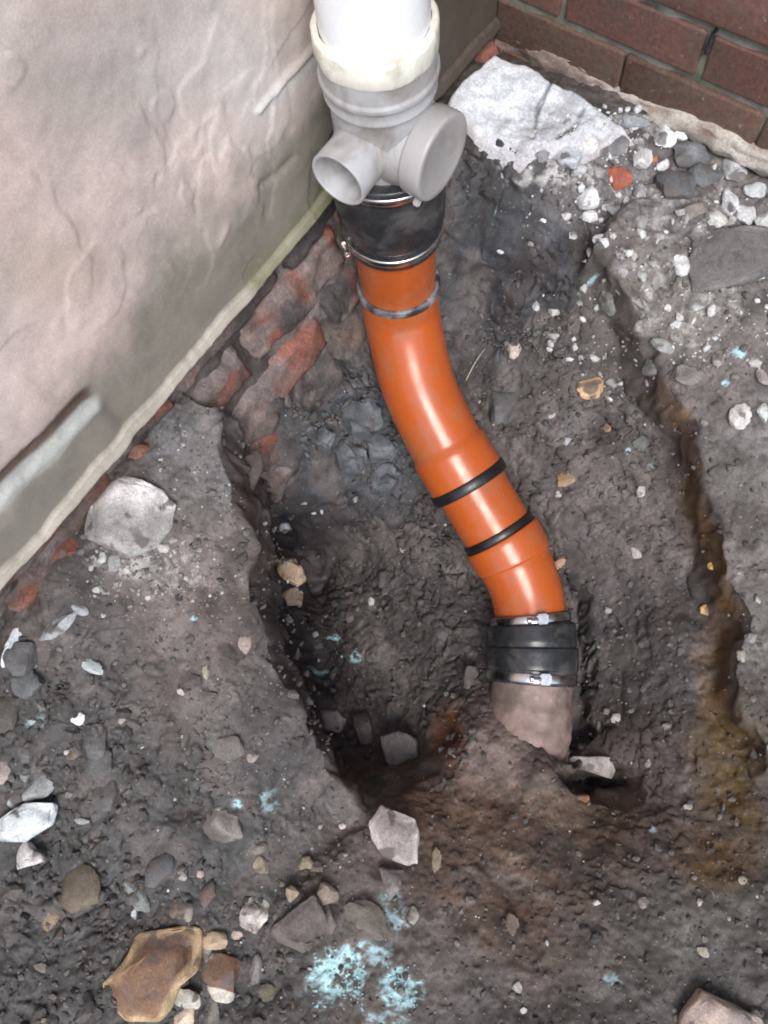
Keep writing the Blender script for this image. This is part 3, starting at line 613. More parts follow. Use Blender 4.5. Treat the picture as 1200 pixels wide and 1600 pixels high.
# clay pipe
cp = thing('clay_drain_pipe', axis(13)[0] - np.array([0, 0, .07]), 'old brown clay drain pipe end half buried in mud', 'pipe')
T = np.linspace(11.6, 15, 60); V, fcs = sweep(axis(T), [.0605 + .004 * max(0, t - 12.5) for t in T], 72); V = V + (.0022 * fbm(V, 25, 4, 181) + .0008 * fbm(V, 90, 3, 182))[:, None]
mesh_obj('barrel', V, fcs, M_CLAY, cp)

# ================================================================== STONES
ICO = {}
def ico(k):
    if k not in ICO:
        bm = bmesh.new(); bmesh.ops.create_icosphere(bm, subdivisions=k, radius=1); ICO[k] = (np.array([v.co[:] for v in bm.verts]), np.array([[v.index for v in f.verts] for f in bm.faces])); bm.free()
    return ICO[k]
def rock(k, seed, planes=13, soft=.12, rough=.05):
    """unit-sized angular rock: a sphere cut by random planes"""
    r = np.random.default_rng(seed); D, Fc = ico(k); n = r.normal(size=(planes, 3)); n /= np.linalg.norm(n, axis=1)[:, None]; d = r.uniform(.5, 1.0, planes)
    q = D @ n.T; rad = np.where(q > .05, d / np.maximum(q, .05), 9.0).min(1); rad = np.minimum(rad, 1.15)
    V = D * rad[:, None]; V = V * (1 + rough * fbm(V + seed * 1.7, 2.2, 3, seed % 50))[:, None]
    e = V.max(0) - V.min(0); return (V - (V.max(0) + V.min(0)) / 2) / e * 2, Fc
def stone_cols(V, col, seed, var=.25, second=None):
    c = np.broadcast_to(np.array(col), V.shape).copy(); k = fbm(V + seed, 45, 4, seed % 40); c = c * (1 + var * k)[:, None]
    if second is not None: c = lay(c, sstep(.0, .35, fbm(V + seed, 28, 3, (seed + 9) % 40)), second)
    return np.clip(c, .01, .9)
SEED = [0]
def stone(px, py, w, h, rot, col, label, cat='stone', name='stone', tall=.7, k=3, group=None, second=None, planes=9, sink=.40, lift=0, rough=.05):
    """a stone whose outline is about w x h pixels; tall is height over the shorter side"""
    SEED[0] += 1; sd_ = SEED[0]; rough = .10; g = on_ground(px, py); sc_ = np.linalg.norm(g - CAM) / math.hypot(F_PX, math.hypot(px - 600, py - 800))
    a, b = w * sc_ / 2, h * sc_ / 2; hh = min(a, b) * tall
    V, Fc = rock(k, sd_ * 13 + 5, planes, rough=rough); V = V * np.array([a, b, hh])
    # image rotation measured clockwise; image x axis in the ground plane
    ex = np.array(RIGHT)[:2]; base = math.atan2(ex[1], ex[0]); th = base - math.radians(rot); R = np.array([[math.cos(th), -math.sin(th)], [math.sin(th), math.cos(th)]])
    V[:, :2] = V[:, :2] @ R.T
    c = g + np.array([0, 0, hh * (1 - 2 * sink) + lift]); top = c
    o = mesh_obj(name, V, Fc, M_STONE, smooth=True, col=stone_cols(V, col, sd_, second=second)); o.location = tuple(c)
    ms = o.modifiers.new('edges', 'EDGE_SPLIT'); ms.split_angle = math.radians(28)
    return tag(o, label, cat, group)
def outlined(outline, height, colf, label, cat='stone', name='stone', sink=.25, flat=.35, seed=0, n=72, m=22, mat=None, rough=.004, ztop=None):
    """a stone with a traced outline: unprojected at mid height above the ground it lies on, real thickness"""
    o2 = np.array(outline, float); ctr = o2.mean(0); g = on_ground(*ctr); z = g[2] + height * .35
    W = np.array([hit_z(a, b, z)[:2] for a, b in o2]); c0 = W.mean(0); rel_ = W - c0
    ang = np.arctan2(rel_[:, 1], rel_[:, 0]); od_ = np.argsort(ang); ang, rr = ang[od_], np.hypot(*rel_.T)[od_]
    th = np.linspace(-math.pi, math.pi, n, endpoint=False)
    # radius along each direction: where the ray cuts the polygon
    R_ = np.zeros(n); q = rel_[od_]
    for i, t in enumerate(th):
        dvec = np.array([math.cos(t), math.sin(t)]); best = 0
        for a, b in zip(q, np.roll(q, -1, 0)):
            M2 = np.array([dvec, a - b]).T
            if abs(np.linalg.det(M2)) < 1e-12: continue
            s_, u_ = np.linalg.solve(M2, a)
            if s_ > 0 and -1e-6 <= u_ <= 1 + 1e-6: best = max(best, s_)
        R_[i] = best
    D, Fc = ico(4); cp_ = np.hypot(D[:, 0], D[:, 1]); f_ = cp_ ** flat
    Rt = np.interp(np.arctan2(D[:, 1], D[:, 0]), np.append(th, math.pi), np.append(R_, R_[0])); un = D[:, :2] / np.maximum(cp_, 1e-6)[:, None]
    V = np.concatenate([un * (f_ * Rt)[:, None], (np.sign(D[:, 2]) * np.abs(D[:, 2]) ** .9 * height / 2)[:, None]], 1); r = np.random.default_rng(seed + 3)
    tl = r.uniform(-.25, .25, 2); V[:, 2] += (V[:, 0] * tl[0] + V[:, 1] * tl[1]) * .6
    # flat broken facets on the upper side
    ext = np.abs(V).max(0)
    for _ in range(7):
        nn = np.array([*r.normal(size=2) * .6, 1.0]); nn /= np.linalg.norm(nn); lim = r.uniform(.55, .85) * (np.abs(nn) @ ext) * .62
        over = np.maximum(V @ nn - lim, 0); V[:, 2] -= over * .9
    V = V + (rough * fbm(V + seed, 40, 4, seed % 30))[:, None] * np.array([.5, .5, 1])
    P0 = np.array([c0[0], c0[1], g[2] + height * (.5 - sink)])
    col = colf(V, V + P0) if callable(colf) else stone_cols(V, colf, seed)
    o = mesh_obj(name, V, Fc, mat or M_STONE, col=col); o.location = tuple(P0)
    ms = o.modifiers.new('edges', 'EDGE_SPLIT'); ms.split_angle = math.radians(32)
    return tag(o, label, cat)
GREY, DGREY, WHITE, PALE, TAN, BROWN, PINK, RED = (.15, .143, .138), (.085, .083, .082), (.66, .65, .64), (.42, .39, .37), (.30, .23, .155), (.13, .092, .07), (.34, .27, .25), (.34, .10, .06)
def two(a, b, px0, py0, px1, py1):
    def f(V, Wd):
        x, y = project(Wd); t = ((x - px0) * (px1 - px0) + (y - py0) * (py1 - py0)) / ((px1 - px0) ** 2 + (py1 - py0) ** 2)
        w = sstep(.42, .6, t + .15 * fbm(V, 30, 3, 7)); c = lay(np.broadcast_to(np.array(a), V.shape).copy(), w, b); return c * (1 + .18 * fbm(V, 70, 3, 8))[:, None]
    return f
def rimmed(a, b, rim, outline):
    def f(V, Wd):
        x, y = project(Wd); e = line_d(list(outline) + [outline[0]], x, y); c = np.broadcast_to(np.array(a), V.shape).copy()
        c = lay(c, sstep(-.1, .3, fbm(V, 22, 3, 5)), b); return lay(c, sstep(15, 5, e + 5 * fbm(V, 60, 2, 6)), rim) * (1 + .15 * fbm(V, 80, 3, 8))[:, None]
    return f
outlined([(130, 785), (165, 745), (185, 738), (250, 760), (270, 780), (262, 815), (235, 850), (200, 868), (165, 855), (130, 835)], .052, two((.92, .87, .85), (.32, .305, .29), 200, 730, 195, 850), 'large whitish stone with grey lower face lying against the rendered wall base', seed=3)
FL = [(152, 1540), (185, 1510), (200, 1490), (215, 1458), (290, 1447), (312, 1455), (312, 1490), (305, 1520), (275, 1545), (262, 1580), (245, 1600), (190, 1600), (165, 1570)]
outlined(FL, .05, rimmed((.215, .125, .075), (.16, .105, .09), (.46, .33, .19), FL), 'big brown flint with a cream rim at the bottom left', seed=5, sink=.3)
CT = [(575, 1285), (595, 1257), (650, 1280), (657, 1300), (652, 1352), (640, 1357), (600, 1340), (578, 1310)]
outlined(CT, .035, rimmed((.30, .26, .245), (.25, .215, .20), (.48, .43, .41), CT), 'angular pinkish grey stone lying in the mud below the clay pipe', seed=8)
outlined([(592, 1355), (635, 1360), (622, 1392), (606, 1410), (598, 1390)], .03, (.21, .19, .18), 'small triangular grey stone just under the angular pinkish stone', seed=9)
outlined([(372, 1447), (376, 1425), (392, 1402), (410, 1398), (422, 1412), (416, 1438), (396, 1460), (384, 1455)], .03, (.55, .50, .46), 'knobbly whitish stone left of the dark triangular rock', seed=10, rough=.008)
outlined([(413, 1458), (450, 1425), (490, 1394), (508, 1430), (508, 1482), (470, 1490), (440, 1478)], .035, (.125, .105, .095), 'dark brown triangular rock above the turquoise powder', seed=11, sink=.4)
outlined([(-25, 1300), (5, 1275), (40, 1254), (90, 1255), (78, 1290), (35, 1316), (0, 1314)], .035, (.62, .66, .66), 'bright white lump of plaster at the left edge', seed=12, rough=.008)
outlined([(20, 1360), (30, 1318), (36, 1306), (52, 1326), (76, 1342), (52, 1352)], .022, (.58, .54, .52), 'small white three cornered fragment below the white plaster lump', seed=13)
outlined([(300, 1262), (335, 1258), (368, 1275), (376, 1310), (350, 1318), (300, 1300)], .03, rimmed((.125, .115, .108), (.10, .095, .09), (.27, .24, .215), [(300, 1258), (335, 1257), (368, 1272), (376, 1312)]), 'half buried grey stone with a pale chipped upper edge', seed=14, sink=.45)
outlined([(596, 1150), (625, 1142), (655, 1155), (660, 1190), (648, 1210), (615, 1212), (600, 1190)], .04, (.135, .118, .113), 'rounded grey cobble at the bottom of the hole', seed=15)
outlined([(548, 1116), (572, 1112), (585, 1150), (588, 1168), (566, 1168), (555, 1145)], .035, (.120, .100, .095), 'upright oblong grey stone standing left of the cobble in the hole', seed=16)
outlined([(500, 1110), (528, 1105), (540, 1125), (530, 1145), (505, 1140)], .03, (.105, .088, .083), 'dull grey stone deepest in the left of the hole', seed=17)
outlined([(1065, 1620), (1070, 1580), (1098, 1545), (1145, 1568), (1195, 1592), (1220, 1640), (1120, 1660)], .05, rimmed((.36, .29, .26), (.20, .19, .21), (.50, .40, .33), [(1065, 1620), (1070, 1580), (1098, 1545), (1145, 1568)]), 'pointed pinkish cream stone cut by the bottom right edge', seed=18)
outlined([(430, 880), (442, 868), (462, 872), (475, 890), (472, 910), (460, 918), (440, 905)], .03, (.27, .195, .135), 'crumbly tan clod under the concrete edge', name='clod', cat='clod', seed=19, rough=.009)
outlined([(440, 925), (455, 915), (470, 928), (468, 945), (450, 945)], .025, (.21, .16, .13), 'smaller brown clod just below the crumbly tan clod', name='clod', cat='clod', seed=20, rough=.009)
# blue grey clay clods under the stack
for i, (ol, lb) in enumerate([
    ([(530, 640), (545, 620), (585, 620), (595, 660), (575, 680), (545, 675)], 'topmost blue grey clay clod left of the orange bend'),
    ([(575, 665), (600, 668), (620, 690), (610, 712), (580, 712), (565, 690)], 'blue grey clay clod touching the orange bend'),
    ([(510, 690), (530, 678), (560, 690), (575, 715), (560, 735), (525, 730)], 'middle blue grey clay clod with a pale brown chip'),
    ([(490, 672), (505, 665), (525, 680), (512, 700), (494, 692)], 'small blue grey clay clod below the exposed bricks'),
    ([(575, 730), (605, 722), (622, 742), (610, 765), (580, 760)], 'lowest blue grey clay clod beside the orange bend')]):
    outlined(ol, .045, lambda V, Wd, i=i: stone_cols(V, (.115, .122, .130), 40 + i, .4), lb, name='clod', cat='clod', seed=30 + i, rough=.010, sink=.35)
outlined([(545, 715), (558, 712), (575, 722), (572, 738), (552, 735)], .02, (.30, .23, .19), 'pale brown chip stuck on the blue grey clods', name='stone_chip', cat='stone', seed=37)
# shard beside the clay pipe
SH = [(878, 1190), (895, 1182), (955, 1184), (962, 1205), (955, 1218), (915, 1205), (882, 1198)]
outlined(SH, .016, (.40, .36, .335), 'pale broken pipe shard over a dark hollow beside the clay pipe', name='pipe_shard', cat='shard', seed=38, sink=-.4, flat=.15, rough=.001)
outlined([(1080, 378), (1110, 366), (1160, 360), (1230, 368), (1270, 395), (1250, 425), (1212, 424), (1170, 446), (1130, 450), (1088, 448), (1076, 410)], 0.028, (.16, .152, .145), 'flat dark grey broken slab at the right edge above a black gap', name='broken_slab', cat='slab', seed=24, sink=-.05, flat=.12, rough=.002)
S_ = stone
for a in [
    (922, 606, 42, 36, 10, (.56, .36, .20), 'peach coloured stone on the slope right of the orange bend'), (884, 748, 36, 26, -30, (.38, .25, .15), 'small splintered tan stone right of the black seal rings'),
    (876, 878, 36, 16, -35, (.44, .27, .18), 'thin peach chip touching the lower orange bend'), (803, 548, 22, 36, 10, (.52, .45, .39), 'cream upright pebble right of the upper orange bend'),
    (836, 476, 13, 26, -5, (.56, .55, .57), 'slim white pebble high on the slope below the rubble'), (866, 487, 18, 16, 0, (.38, .36, .34), 'squarish grey pebble beside the slim white pebble'),
    (780, 385, 16, 34, -15, (.62, .64, .66), 'white splinter just right of the upper coupling'), (795, 398, 10, 10, 0, (.58, .58, .60), 'tiny white chip beside the white splinter'),
    (995, 865, 26, 18, 20, (.50, .46, .44), 'flat pale chip on the slope right of the lower bend'), (1155, 652, 36, 46, 15, (.66, .62, .60), 'oval white stone on the right hand shelf'),
    (1192, 645, 20, 34, 10, (.48, .50, .48), 'greenish white stone at the right edge beside the oval white stone'), (1190, 590, 20, 30, 0, (.42, .36, .34), 'pinkish pebble at the right edge above the oval white stone'),
    (1024, 575, 42, 32, 0, (.17, .165, .158), 'rounded grey stone jammed in the crack at the shelf edge'), (955, 475, 44, 40, 30, (.22, .21, .20), 'grey lump at the top of the crack'),
    (1075, 590, 50, 40, 20, (.24, .215, .195), 'buff grey stone right of the stone jammed in the crack'), (1035, 540, 40, 24, 25, (.28, .29, .275), 'pale greenish stone at the lip of the crack'),
    (1000, 690, 26, 34, 10, (.14, .135, .13), 'grey pebble in the middle of the right slope'), (885, 690, 18, 14, 0, (.36, .36, .37), 'small light grey pebble on the right slope'), (862, 650, 12, 10, 0, (.45, .45, .46), 'tiny light pebble under the peach coloured stone'),
    (946, 670, 16, 14, 0, (.40, .22, .14), 'tiny orange pebble below the peach coloured stone'), (872, 772, 10, 12, 0, (.50, .44, .40), 'tiny cream chip under the splintered tan stone'), (955, 597, 18, 22, 0, (.30, .29, .285), 'light grey pebble right beside the peach coloured stone'),
    (780, 640, 50, 60, 15, (.115, .11, .108), 'rounded dark clod beside the orange bend on its right'), (1102, 953, 18, 16, 20, (.48, .32, .12), 'yellowish chip lying in the rusty gully'), (1110, 885, 10, 14, 0, (.42, .27, .10), 'tiny amber chip at the upper end of the rusty gully'),
    (963, 1122, 16, 18, 20, (.36, .33, .31), 'pale pebble in the soil right of the clay pipe'), (948, 1112, 12, 10, 0, (.28, .24, .22), 'small dull pebble next to the pale pebble right of the clay pipe'),
    (1185, 935, 12, 18, 0, (.40, .38, .35), 'small pale pebble on the shelf at the right edge'), (1158, 1025, 14, 22, 0, (.34, .31, .26), 'buff pebble on the rim of the right shelf'),
    # rubble below the brick wall
    (915, 311, 40, 40, -30, (.74, .74, .73), 'large bright white plaster lump in the rubble near the red brick bit'), (1038, 217, 38, 46, 10, (.70, .71, .72), 'white plaster lump with a dark pit below the brick wall'),
    (1066, 210, 26, 22, 20, (.66, .68, .70), 'smaller white lump right beside the pitted white lump'), (1004, 246, 34, 42, 30, (.70, .69, .68), 'white fragment between the red brick bit and the grey lumps'), (1035, 259, 20, 18, 0, (.68, .68, .68), 'little round white fragment under the pitted white lump'),
    (965, 279, 40, 40, -20, RED, 'red brick bit in the white rubble'), (1020, 248, 14, 14, 0, (.36, .13, .09), 'tiny red crumb stuck beside the white fragment'),
    (1080, 245, 62, 52, 20, (.155, .16, .165), 'upper big dark grey lump under the brick wall'), (1098, 275, 66, 40, 10, (.14, .145, .145), 'middle big dark grey lump in the rubble'), (1052, 294, 66, 56, 20, (.115, .115, .118), 'lowest and darkest big grey lump in the rubble'),
    (950, 232, 64, 30, -10, (.17, .17, .172), 'flat grey lump below the white cement'), (990, 190, 50, 26, 15, (.26, .27, .28), 'grey lump against the mortar ledge'), (888, 246, 44, 42, 10, (.50, .53, .57), 'bluish white lump at the foot of the white cement'),
    (918, 226, 32, 40, 0, (.68, .68, .66), 'white lump at the right end of the white cement'), (905, 268, 28, 20, -30, (.55, .55, .56), 'thin white flake under the bluish white lump'), (870, 272, 24, 16, 0, (.52, .50, .50), 'small white flake at the left of the rubble'), (848, 240, 22, 30, 10, (.22, .215, .22), 'small grey lump in the edge of the white cement'),
    (1145, 268, 46, 40, 30, (.48, .49, .48), 'whitish block at the right under the mortar ledge'), (1142, 318, 30, 44, 0, (.70, .71, .72), 'upright white chunk in the right hand rubble'), (1165, 335, 30, 36, -30, (.62, .62, .61), 'white chunk right of the upright white chunk'), (1120, 345, 34, 30, 0, (.52, .51, .48), 'dusty white chunk above the dark slab'),
    (1180, 300, 36, 30, 0, (.52, .54, .54), 'greyish white lump at the right edge of the rubble'), (1195, 350, 40, 50, 0, (.50, .51, .49), 'large pale lump at the right edge above the slab'), (1085, 330, 46, 30, -30, (.21, .185, .165), 'brown grey lump between the dark lumps and the white chunks'),
    (939, 378, 26, 26, 0, (.62, .61, .62), 'white chip with a grey hollow left of the rubble'), (1063, 415, 28, 42, 10, (.68, .67, .66), 'tall white chip left of the dark slab'), (974, 427, 18, 18, 0, (.60, .56, .60), 'pinkish white chip on the shelf at the crack'), (1003, 432, 16, 22, 0, (.46, .47, .45), 'pale chip right of the pinkish white chip'),
    (1000, 350, 22, 34, 10, (.34, .335, .33), 'pale grey chip in the middle of the rubble'), (960, 330, 30, 24, 0, (.24, .235, .235), 'grey pebble under the bright white plaster lump'), (1000, 300, 22, 22, 0, (.27, .27, .275), 'round grey pebble left of the darkest lump'), (1090, 480, 22, 18, 0, (.50, .49, .48), 'white grit lump on the shelf below the slab'), (1045, 480, 18, 14, 0, (.48, .46, .44), 'pale grit lump at the middle of the shelf'),
    (1112, 485, 14, 26, 30, (.52, .50, .49), 'slanting white chip below the slab'), (1122, 560, 20, 34, 20, (.38, .34, .31), 'tan pebble left of the turquoise spot on the shelf'), (1100, 660, 14, 16, 0, (.3, .27, .25), 'small tan pebble left of the oval white stone'),
    # left part
    (1, 0, 0, 0, 0, None, None)]:
    if a[6] is None: continue
    S_(*a)
for a in [
    (26, 1005, 26, 84, 22, (.66, .70, .72), 'long bright white stick of plaster leaning at the left edge', .9), (93, 977, 78, 30, -40, (.36, .37, .375), 'slanting grey white mortar bar near the wall foot', .7), (142, 1040, 54, 20, 27, (.42, .45, .45), 'thin pale mortar bar on the dark soil', .8),
    (122, 1123, 24, 20, 10, (.78, .78, .79), 'tiny bright white cube on the dark soil', .9), (55, 1128, 26, 10, -5, (.34, .42, .42), 'thin greenish white chip left of the bright white cube', .7), (125, 952, 34, 18, 30, (.36, .36, .38), 'pale flake above the slanting mortar bar', .5), (152, 921, 13, 12, 0, (.48, .45, .43), 'round cream pebble on the soil under the large whitish stone', .8), (161, 961, 12, 10, 0, (.38, .35, .31), 'tiny buff pebble above the thin mortar bar', .8),
    (322, 1051, 11, 22, -8, (.34, .32, .25), 'slim greenish buff pebble in the middle of the left bank', .8), (283, 1080, 13, 14, 0, (.48, .42, .38), 'cream pebble left of the slim greenish pebble', .8), (383, 1006, 22, 32, 0, (.40, .31, .28), 'pinkish lump near the rim of the hole', .5), (192, 1120, 12, 24, 15, (.27, .235, .20), 'buff brown chip right of the bright white cube', .7),
    (355, 1165, 60, 46, 20, (.125, .11, .102), 'flat brown grey stone in the middle of the left bank', .35), (395, 1182, 20, 20, 0, (.26, .225, .20), 'buff pebble right of the flat brown grey stone', .6), (150, 1160, 36, 56, 5, (.105, .102, .10), 'dark oblong clod left of the buff brown chip', .7), (165, 1245, 40, 70, 10, (.10, .094, .09), 'large dark oblong clod right of the white plaster lump', .6), (155, 1190, 44, 60, -5, (.11, .105, .102), 'dark clod above the large oblong clod', .6),
    (120, 1175, 34, 22, -10, (.15, .125, .10), 'small brownish clod between the dark clods', .6), (45, 1070, 50, 46, 30, (.125, .13, .128), 'rounded grey stone at the left edge under the plaster stick', .8), (35, 1030, 50, 56, 10, (.12, .115, .115), 'big grey stone that carries the plaster stick', .8), (10, 1110, 50, 70, 0, (.095, .088, .075), 'dark brown rock at the left edge', .7), (5, 1205, 22, 40, 5, (.42, .36, .33), 'pinkish pale stone at the left edge above the plaster lump', .8), (60, 1232, 50, 36, -20, (.40, .42, .41), 'grey white plaster piece above the white plaster lump', .6), (22, 1250, 40, 24, -20, (.36, .38, .40), 'grey flake at the left edge touching the plaster lump', .5),
    (128, 1283, 26, 10, 5, (.32, .31, .30), 'thin grey chip right of the white plaster lump', .6), (108, 1240, 11, 14, 0, (.36, .35, .34), 'tiny grey pebble right of the grey white plaster piece', .8), (40, 1215, 16, 16, 0, (.32, .33, .32), 'small grey pebble above the grey white plaster piece', .8), (250, 1360, 42, 58, 20, (.115, .115, .117), 'smooth dark grey pebble standing in the left soil', .7), (215, 1400, 26, 60, -30, (.20, .205, .195), 'long pale grey stone left of the smooth dark pebble', .6),
    (210, 1428, 10, 16, 0, (.44, .47, .46), 'tiny white chip at the end of the long pale grey stone', .8), (130, 1385, 66, 76, 0, (.125, .10, .07), 'soft ochre lump of sandstone in the left soil', .55), (80, 1432, 34, 40, -20, (.20, .15, .10), 'small ochre lump below the soft ochre lump', .4), (322, 1400, 32, 48, 5, (.125, .09, .075), 'upright reddish brown pebble above the brown flint', .6), (280, 1418, 30, 30, 0, (.135, .105, .088), 'brown pebble at the upper edge of the brown flint', .6), (312, 1365, 16, 12, 20, (.44, .36, .31), 'tiny peach chip above the reddish brown pebble', .7),
    (295, 1428, 14, 24, 0, (.25, .22, .185), 'slim buff pebble beside the upright reddish brown pebble', .7), (335, 1470, 44, 30, 10, (.37, .28, .19), 'cream and brown flint chip right of the brown flint', .7), (322, 1490, 18, 26, 10, (.36, .345, .31), 'small whitish pebble below the cream and brown chip', .8), (345, 1515, 66, 50, 20, (.15, .088, .055), 'rusty brown cobble right of the brown flint', .7), (345, 1551, 48, 26, 6, (.55, .51, .44), 'creamy white block below the rusty brown cobble', .8), (293, 1562, 46, 32, 20, (.48, .46, .40), 'creamy stone touching the brown flint', .7),
    (290, 1592, 40, 30, -30, (.46, .36, .27), 'peach stone at the bottom edge beside the brown flint', .7), (332, 1585, 24, 44, 0, (.20, .18, .15), 'narrow grey brown stone at the bottom edge', .7), (400, 1515, 20, 44, 10, (.21, .195, .18), 'slim pale stone right of the rusty brown cobble', .6), (418, 1550, 30, 26, 0, (.12, .105, .075), 'olive brown pebble left of the turquoise powder', .6), (62, 1512, 26, 16, 10, (.24, .21, .185), 'buff chip in the dark clods at the bottom left', .6), (370, 1460, 20, 16, 20, (.40, .31, .27), 'pinkish chip below the knobbly whitish stone', .7),
    (410, 1352, 26, 26, 20, (.31, .26, .185), 'round tan pebble, leftmost of the tan pebbles', .7), (477, 1350, 28, 24, -30, (.29, .235, .17), 'oval tan pebble above the dark triangular rock', .7), (496, 1355, 20, 18, 0, (.17, .14, .115), 'dull brown pebble touching the oval tan pebble', .7), (457, 1395, 22, 22, -30, (.30, .25, .175), 'small tan pebble on the upper edge of the triangular rock', .7), (511, 1396, 40, 34, 0, (.24, .195, .155), 'largest tan pebble right of the triangular rock', .7), (515, 1435, 26, 44, 5, (.15, .125, .112), 'brown oblong stone below the largest tan pebble', .6),
    (682, 1345, 16, 40, 5, (.20, .165, .125), 'slim brown pebble right of the angular pinkish stone', .6), (645, 1430, 20, 24, -30, (.26, .245, .20), 'buff chip right of the triangular grey stone', .6), (570, 1440, 80, 60, 20, (.145, .128, .108), 'flat greyish rock above the turquoise powder', .25), (405, 1325, 26, 20, 0, (.19, .165, .14), 'dull buff pebble above the round tan pebble', .6), (535, 1292, 12, 10, 0, (.52, .44, .40), 'tiny cream pebble left of the angular pinkish stone', .8), (500, 1292, 8, 8, 0, (.5, .44, .4), 'tiniest cream grit left of the cream pebble', .8),
    (1160, 1375, 14, 14, 0, (.38, .33, .27), 'small buff pebble at the lower end of the rusty gully', .7), (1093, 1410, 10, 12, 0, (.42, .36, .30), 'tiny buff pebble in the lower right mud', .7), (1098, 1487, 20, 16, 10, (.38, .34, .28), 'buff chip in the lower right mud above the pointed stone', .6), (1005, 1410, 18, 18, 0, (.21, .175, .155), 'dull round pebble in the lower middle mud', .6), (800, 1448, 22, 38, 10, (.17, .125, .10), 'brown oblong pebble pressed in the lower mud', .4), (910, 1248, 22, 14, 0, (.25, .11, .06), 'reddish chip below the pipe shard', .5),
    (1075, 1262, 14, 10, 0, (.34, .29, .25), 'tiny cream chip left of the lower rusty gully', .6), (490, 800, 10, 10, 0, (.36, .35, .34), 'tiny pale pebble in the upper hole', .8), (472, 783, 18, 16, 0, (.30, .305, .305), 'small pale grey pebble below the exposed bricks', .8), (555, 780, 9, 12, 0, (.40, .37, .35), 'tiny pale chip in the middle of the hole', .8), (630, 860, 12, 9, 0, (.38, .32, .27), 'tiny cream pebble in the hole left of the seal rings', .8), (445, 824, 18, 14, 0, (.25, .265, .275), 'grey blue pebble above the tan clod', .7), (600, 770, 16, 14, 0, (.16, .14, .13), 'dull grey pebble below the blue grey clods', .7),
    (675, 755, 18, 22, 0, (.15, .155, .158), 'grey pebble touching the upper seal ring', .7), (600, 905, 20, 30, 10, (.085, .077, .075), 'dark clod in the middle of the hole floor', .6), (690, 990, 26, 26, 0, (.10, .095, .093), 'dark grey clod left of the lower coupling', .6), (735, 1060, 24, 40, 10, (.105, .092, .085), 'brown grey clod touching the lower coupling', .6), (415, 660, 40, 60, 20, (.12, .095, .085), 'brown lumpy clod wedged between concrete edge and bricks', .8), (365, 630, 40, 30, 30, (.14, .115, .10), 'knobbly brown clod at the top of the concrete edge', .8), (390, 745, 44, 90, 5, (.085, .066, .06), 'tall dark brown clod below the concrete edge', .6),
    (215, 705, 50, 30, -30, (.22, .11, .075), 'weathered reddish brick bit under the render edge', .8), (95, 860, 60, 36, -30, (.15, .055, .04), 'dark red brick bit at the foot of the render', .6), (180, 880, 22, 30, 10, (.30, .30, .29), 'grey crumb below the large whitish stone', .7), (255, 855, 24, 18, 20, (.46, .43, .42), 'white crumb right of the large whitish stone', .7), (160, 872, 16, 20, 0, (.36, .36, .35), 'small grey crumb at the corner of the large whitish stone', .7), (118, 822, 24, 30, 0, (.22, .195, .185), 'pinkish grey crumb left of the large whitish stone', .8)]:
    S_(*a[:7], tall=a[7], k=3)

# medium clods and pebbles with no look of their own, and fine gravel that nobody could count
def scatter(n, px0, px1, py0, py1, size, cols, seed, k=1, planes=6):
    r = np.random.default_rng(seed); D = [rock(k, 500 + seed + q, planes) for q in range(8)]; Vs, Fs, Cs = [], [], []; base = 0
    for _ in range(n):
        px, py = r.uniform(px0, px1), r.uniform(py0, py1); z0 = -.15; P = hit_z(px, py, z0); P = hit_z(px, py, float(gz(P[0], P[1]))); x, y = P[0], P[1]
        if x < WX - .01 or y > WY - .01: continue
        g = float(gz(x, y)); V, Fc = D[r.integers(8)]; s0 = size[0] * (size[1] / size[0]) ** (r.random() ** 3) / 2; sc3 = s0 * r.uniform(.45, 1.25, 3) * np.array([1, 1, .8]); a = r.uniform(0, 6.28); ca, sa = math.cos(a), math.sin(a)
        V = V * sc3; V = V @ np.array([[ca, sa, 0], [-sa, ca, 0], [0, 0, 1]]) + np.array([x, y, g + sc3[2] * .25]); col = np.array(cols[r.integers(len(cols))]) * r.uniform(.75, 1.25)
        Vs.append(V); Fs.append(Fc + base); Cs.append(np.broadcast_to(col, V.shape)); base += len(V)
    return np.concatenate(Vs), np.concatenate(Fs), np.concatenate(Cs)
parts = []
DK = [(.075, .066, .061), (.095, .084, .076), (.12, .112, .106), (.06, .056, .054)]; LT = [(.34, .32, .30), (.26, .24, .22), (.44, .42, .40), (.20, .18, .165)]
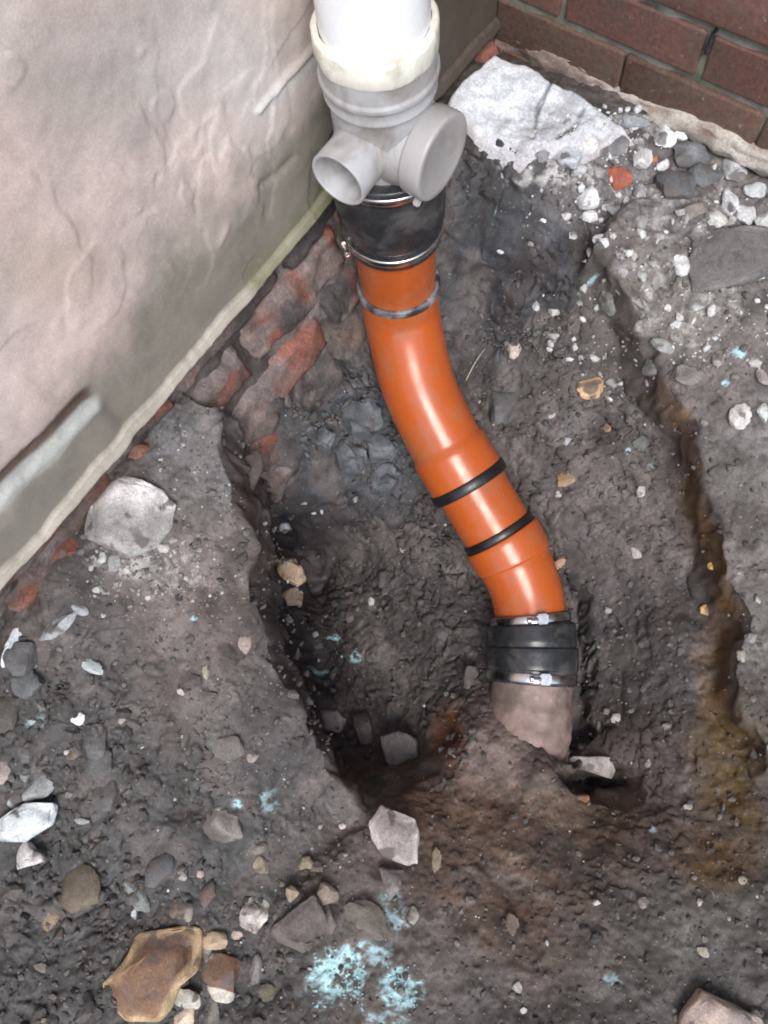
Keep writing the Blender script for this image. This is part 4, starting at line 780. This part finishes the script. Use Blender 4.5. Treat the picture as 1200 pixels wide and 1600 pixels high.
for args in [(5200, -150, 1350, 380, 1700, (.0022, .011), DK + [(.15, .135, .122)], 1), (800, -150, 1350, 380, 1700, (.002, .006), LT + DK, 2), (200, 0, 230, 1080, 1650, (.008, .022), DK, 3), (300, 820, 1010, 195, 300, (.004, .018), LT + [(.66, .67, .68), (.58, .58, .6)], 14), (600, 860, 1250, 220, 560, (.003, .018), LT + [(.62, .61, .60), (.55, .55, .55)], 4), (350, 970, 1150, 380, 560, (.002, .007), LT + [(.6, .59, .58)], 9),
             (350, 180, 380, 660, 960, (.002, .007), LT + [(.17, .165, .16)], 5), (300, 740, 920, 280, 700, (.004, .014), DK, 6), (240, 430, 640, 640, 800, (.004, .014), [(.10, .106, .112), (.075, .08, .085)], 7), (160, 220, 460, 980, 1300, (.003, .008), DK + [(.2, .17, .15)], 8), (520, 430, 760, 720, 1180, (.004, .020), DK, 21), (420, 850, 1060, 520, 1150, (.004, .016), DK + [(.15, .135, .125)], 22), (260, 690, 1200, 1230, 1600, (.003, .012), DK + [(.13, .10, .078)], 23), (200, 130, 300, 820, 930, (.003, .01), LT, 10), (260, 60, 460, 1380, 1620, (.004, .014), DK + [(.14, .11, .08)], 12), (110, 488, 570, 1478, 1580, (.002, .0055), [(.28, .5, .53), (.34, .56, .58)], 13), (60, 600, 652, 1505, 1580, (.002, .005), [(.28, .5, .53)], 24), (14, 505, 565, 985, 1045, (.002, .004), [(.24, .5, .55)], 15)]:
    parts.append(scatter(*args))
parts.append(scatter(1600, -700, 2000, 300, 2400, (.003, .016), DK + LT, 31))
base = 0; Fa = []
for V, Fc, c in parts: Fa.append(Fc + base); base += len(V)
gr = mesh_obj('gravel', np.concatenate([p[0] for p in parts]), np.concatenate(Fa), M_STONE, smooth=False, col=np.concatenate([p[2] for p in parts]))
tag(gr, 'loose soil crumbs and fine gravel scattered over the dug ground', 'gravel', kind='stuff')

# thin pale root sticking out right of the bend
a, b = on_ground(727, 597), on_ground(758, 545); mid = (a + b) / 2 + np.array([0, 0, .02])
tt = np.linspace(0, 1, 14)[:, None]; pts = (1 - tt) ** 2 * a + 2 * tt * (1 - tt) * mid + tt ** 2 * b
V, fcs = sweep(pts, np.linspace(.0011, .0005, 14), 8)
tag(mesh_obj('root', V, fcs, M_ROOT), 'thin pale root sticking out of the soil right of the orange bend', 'root')
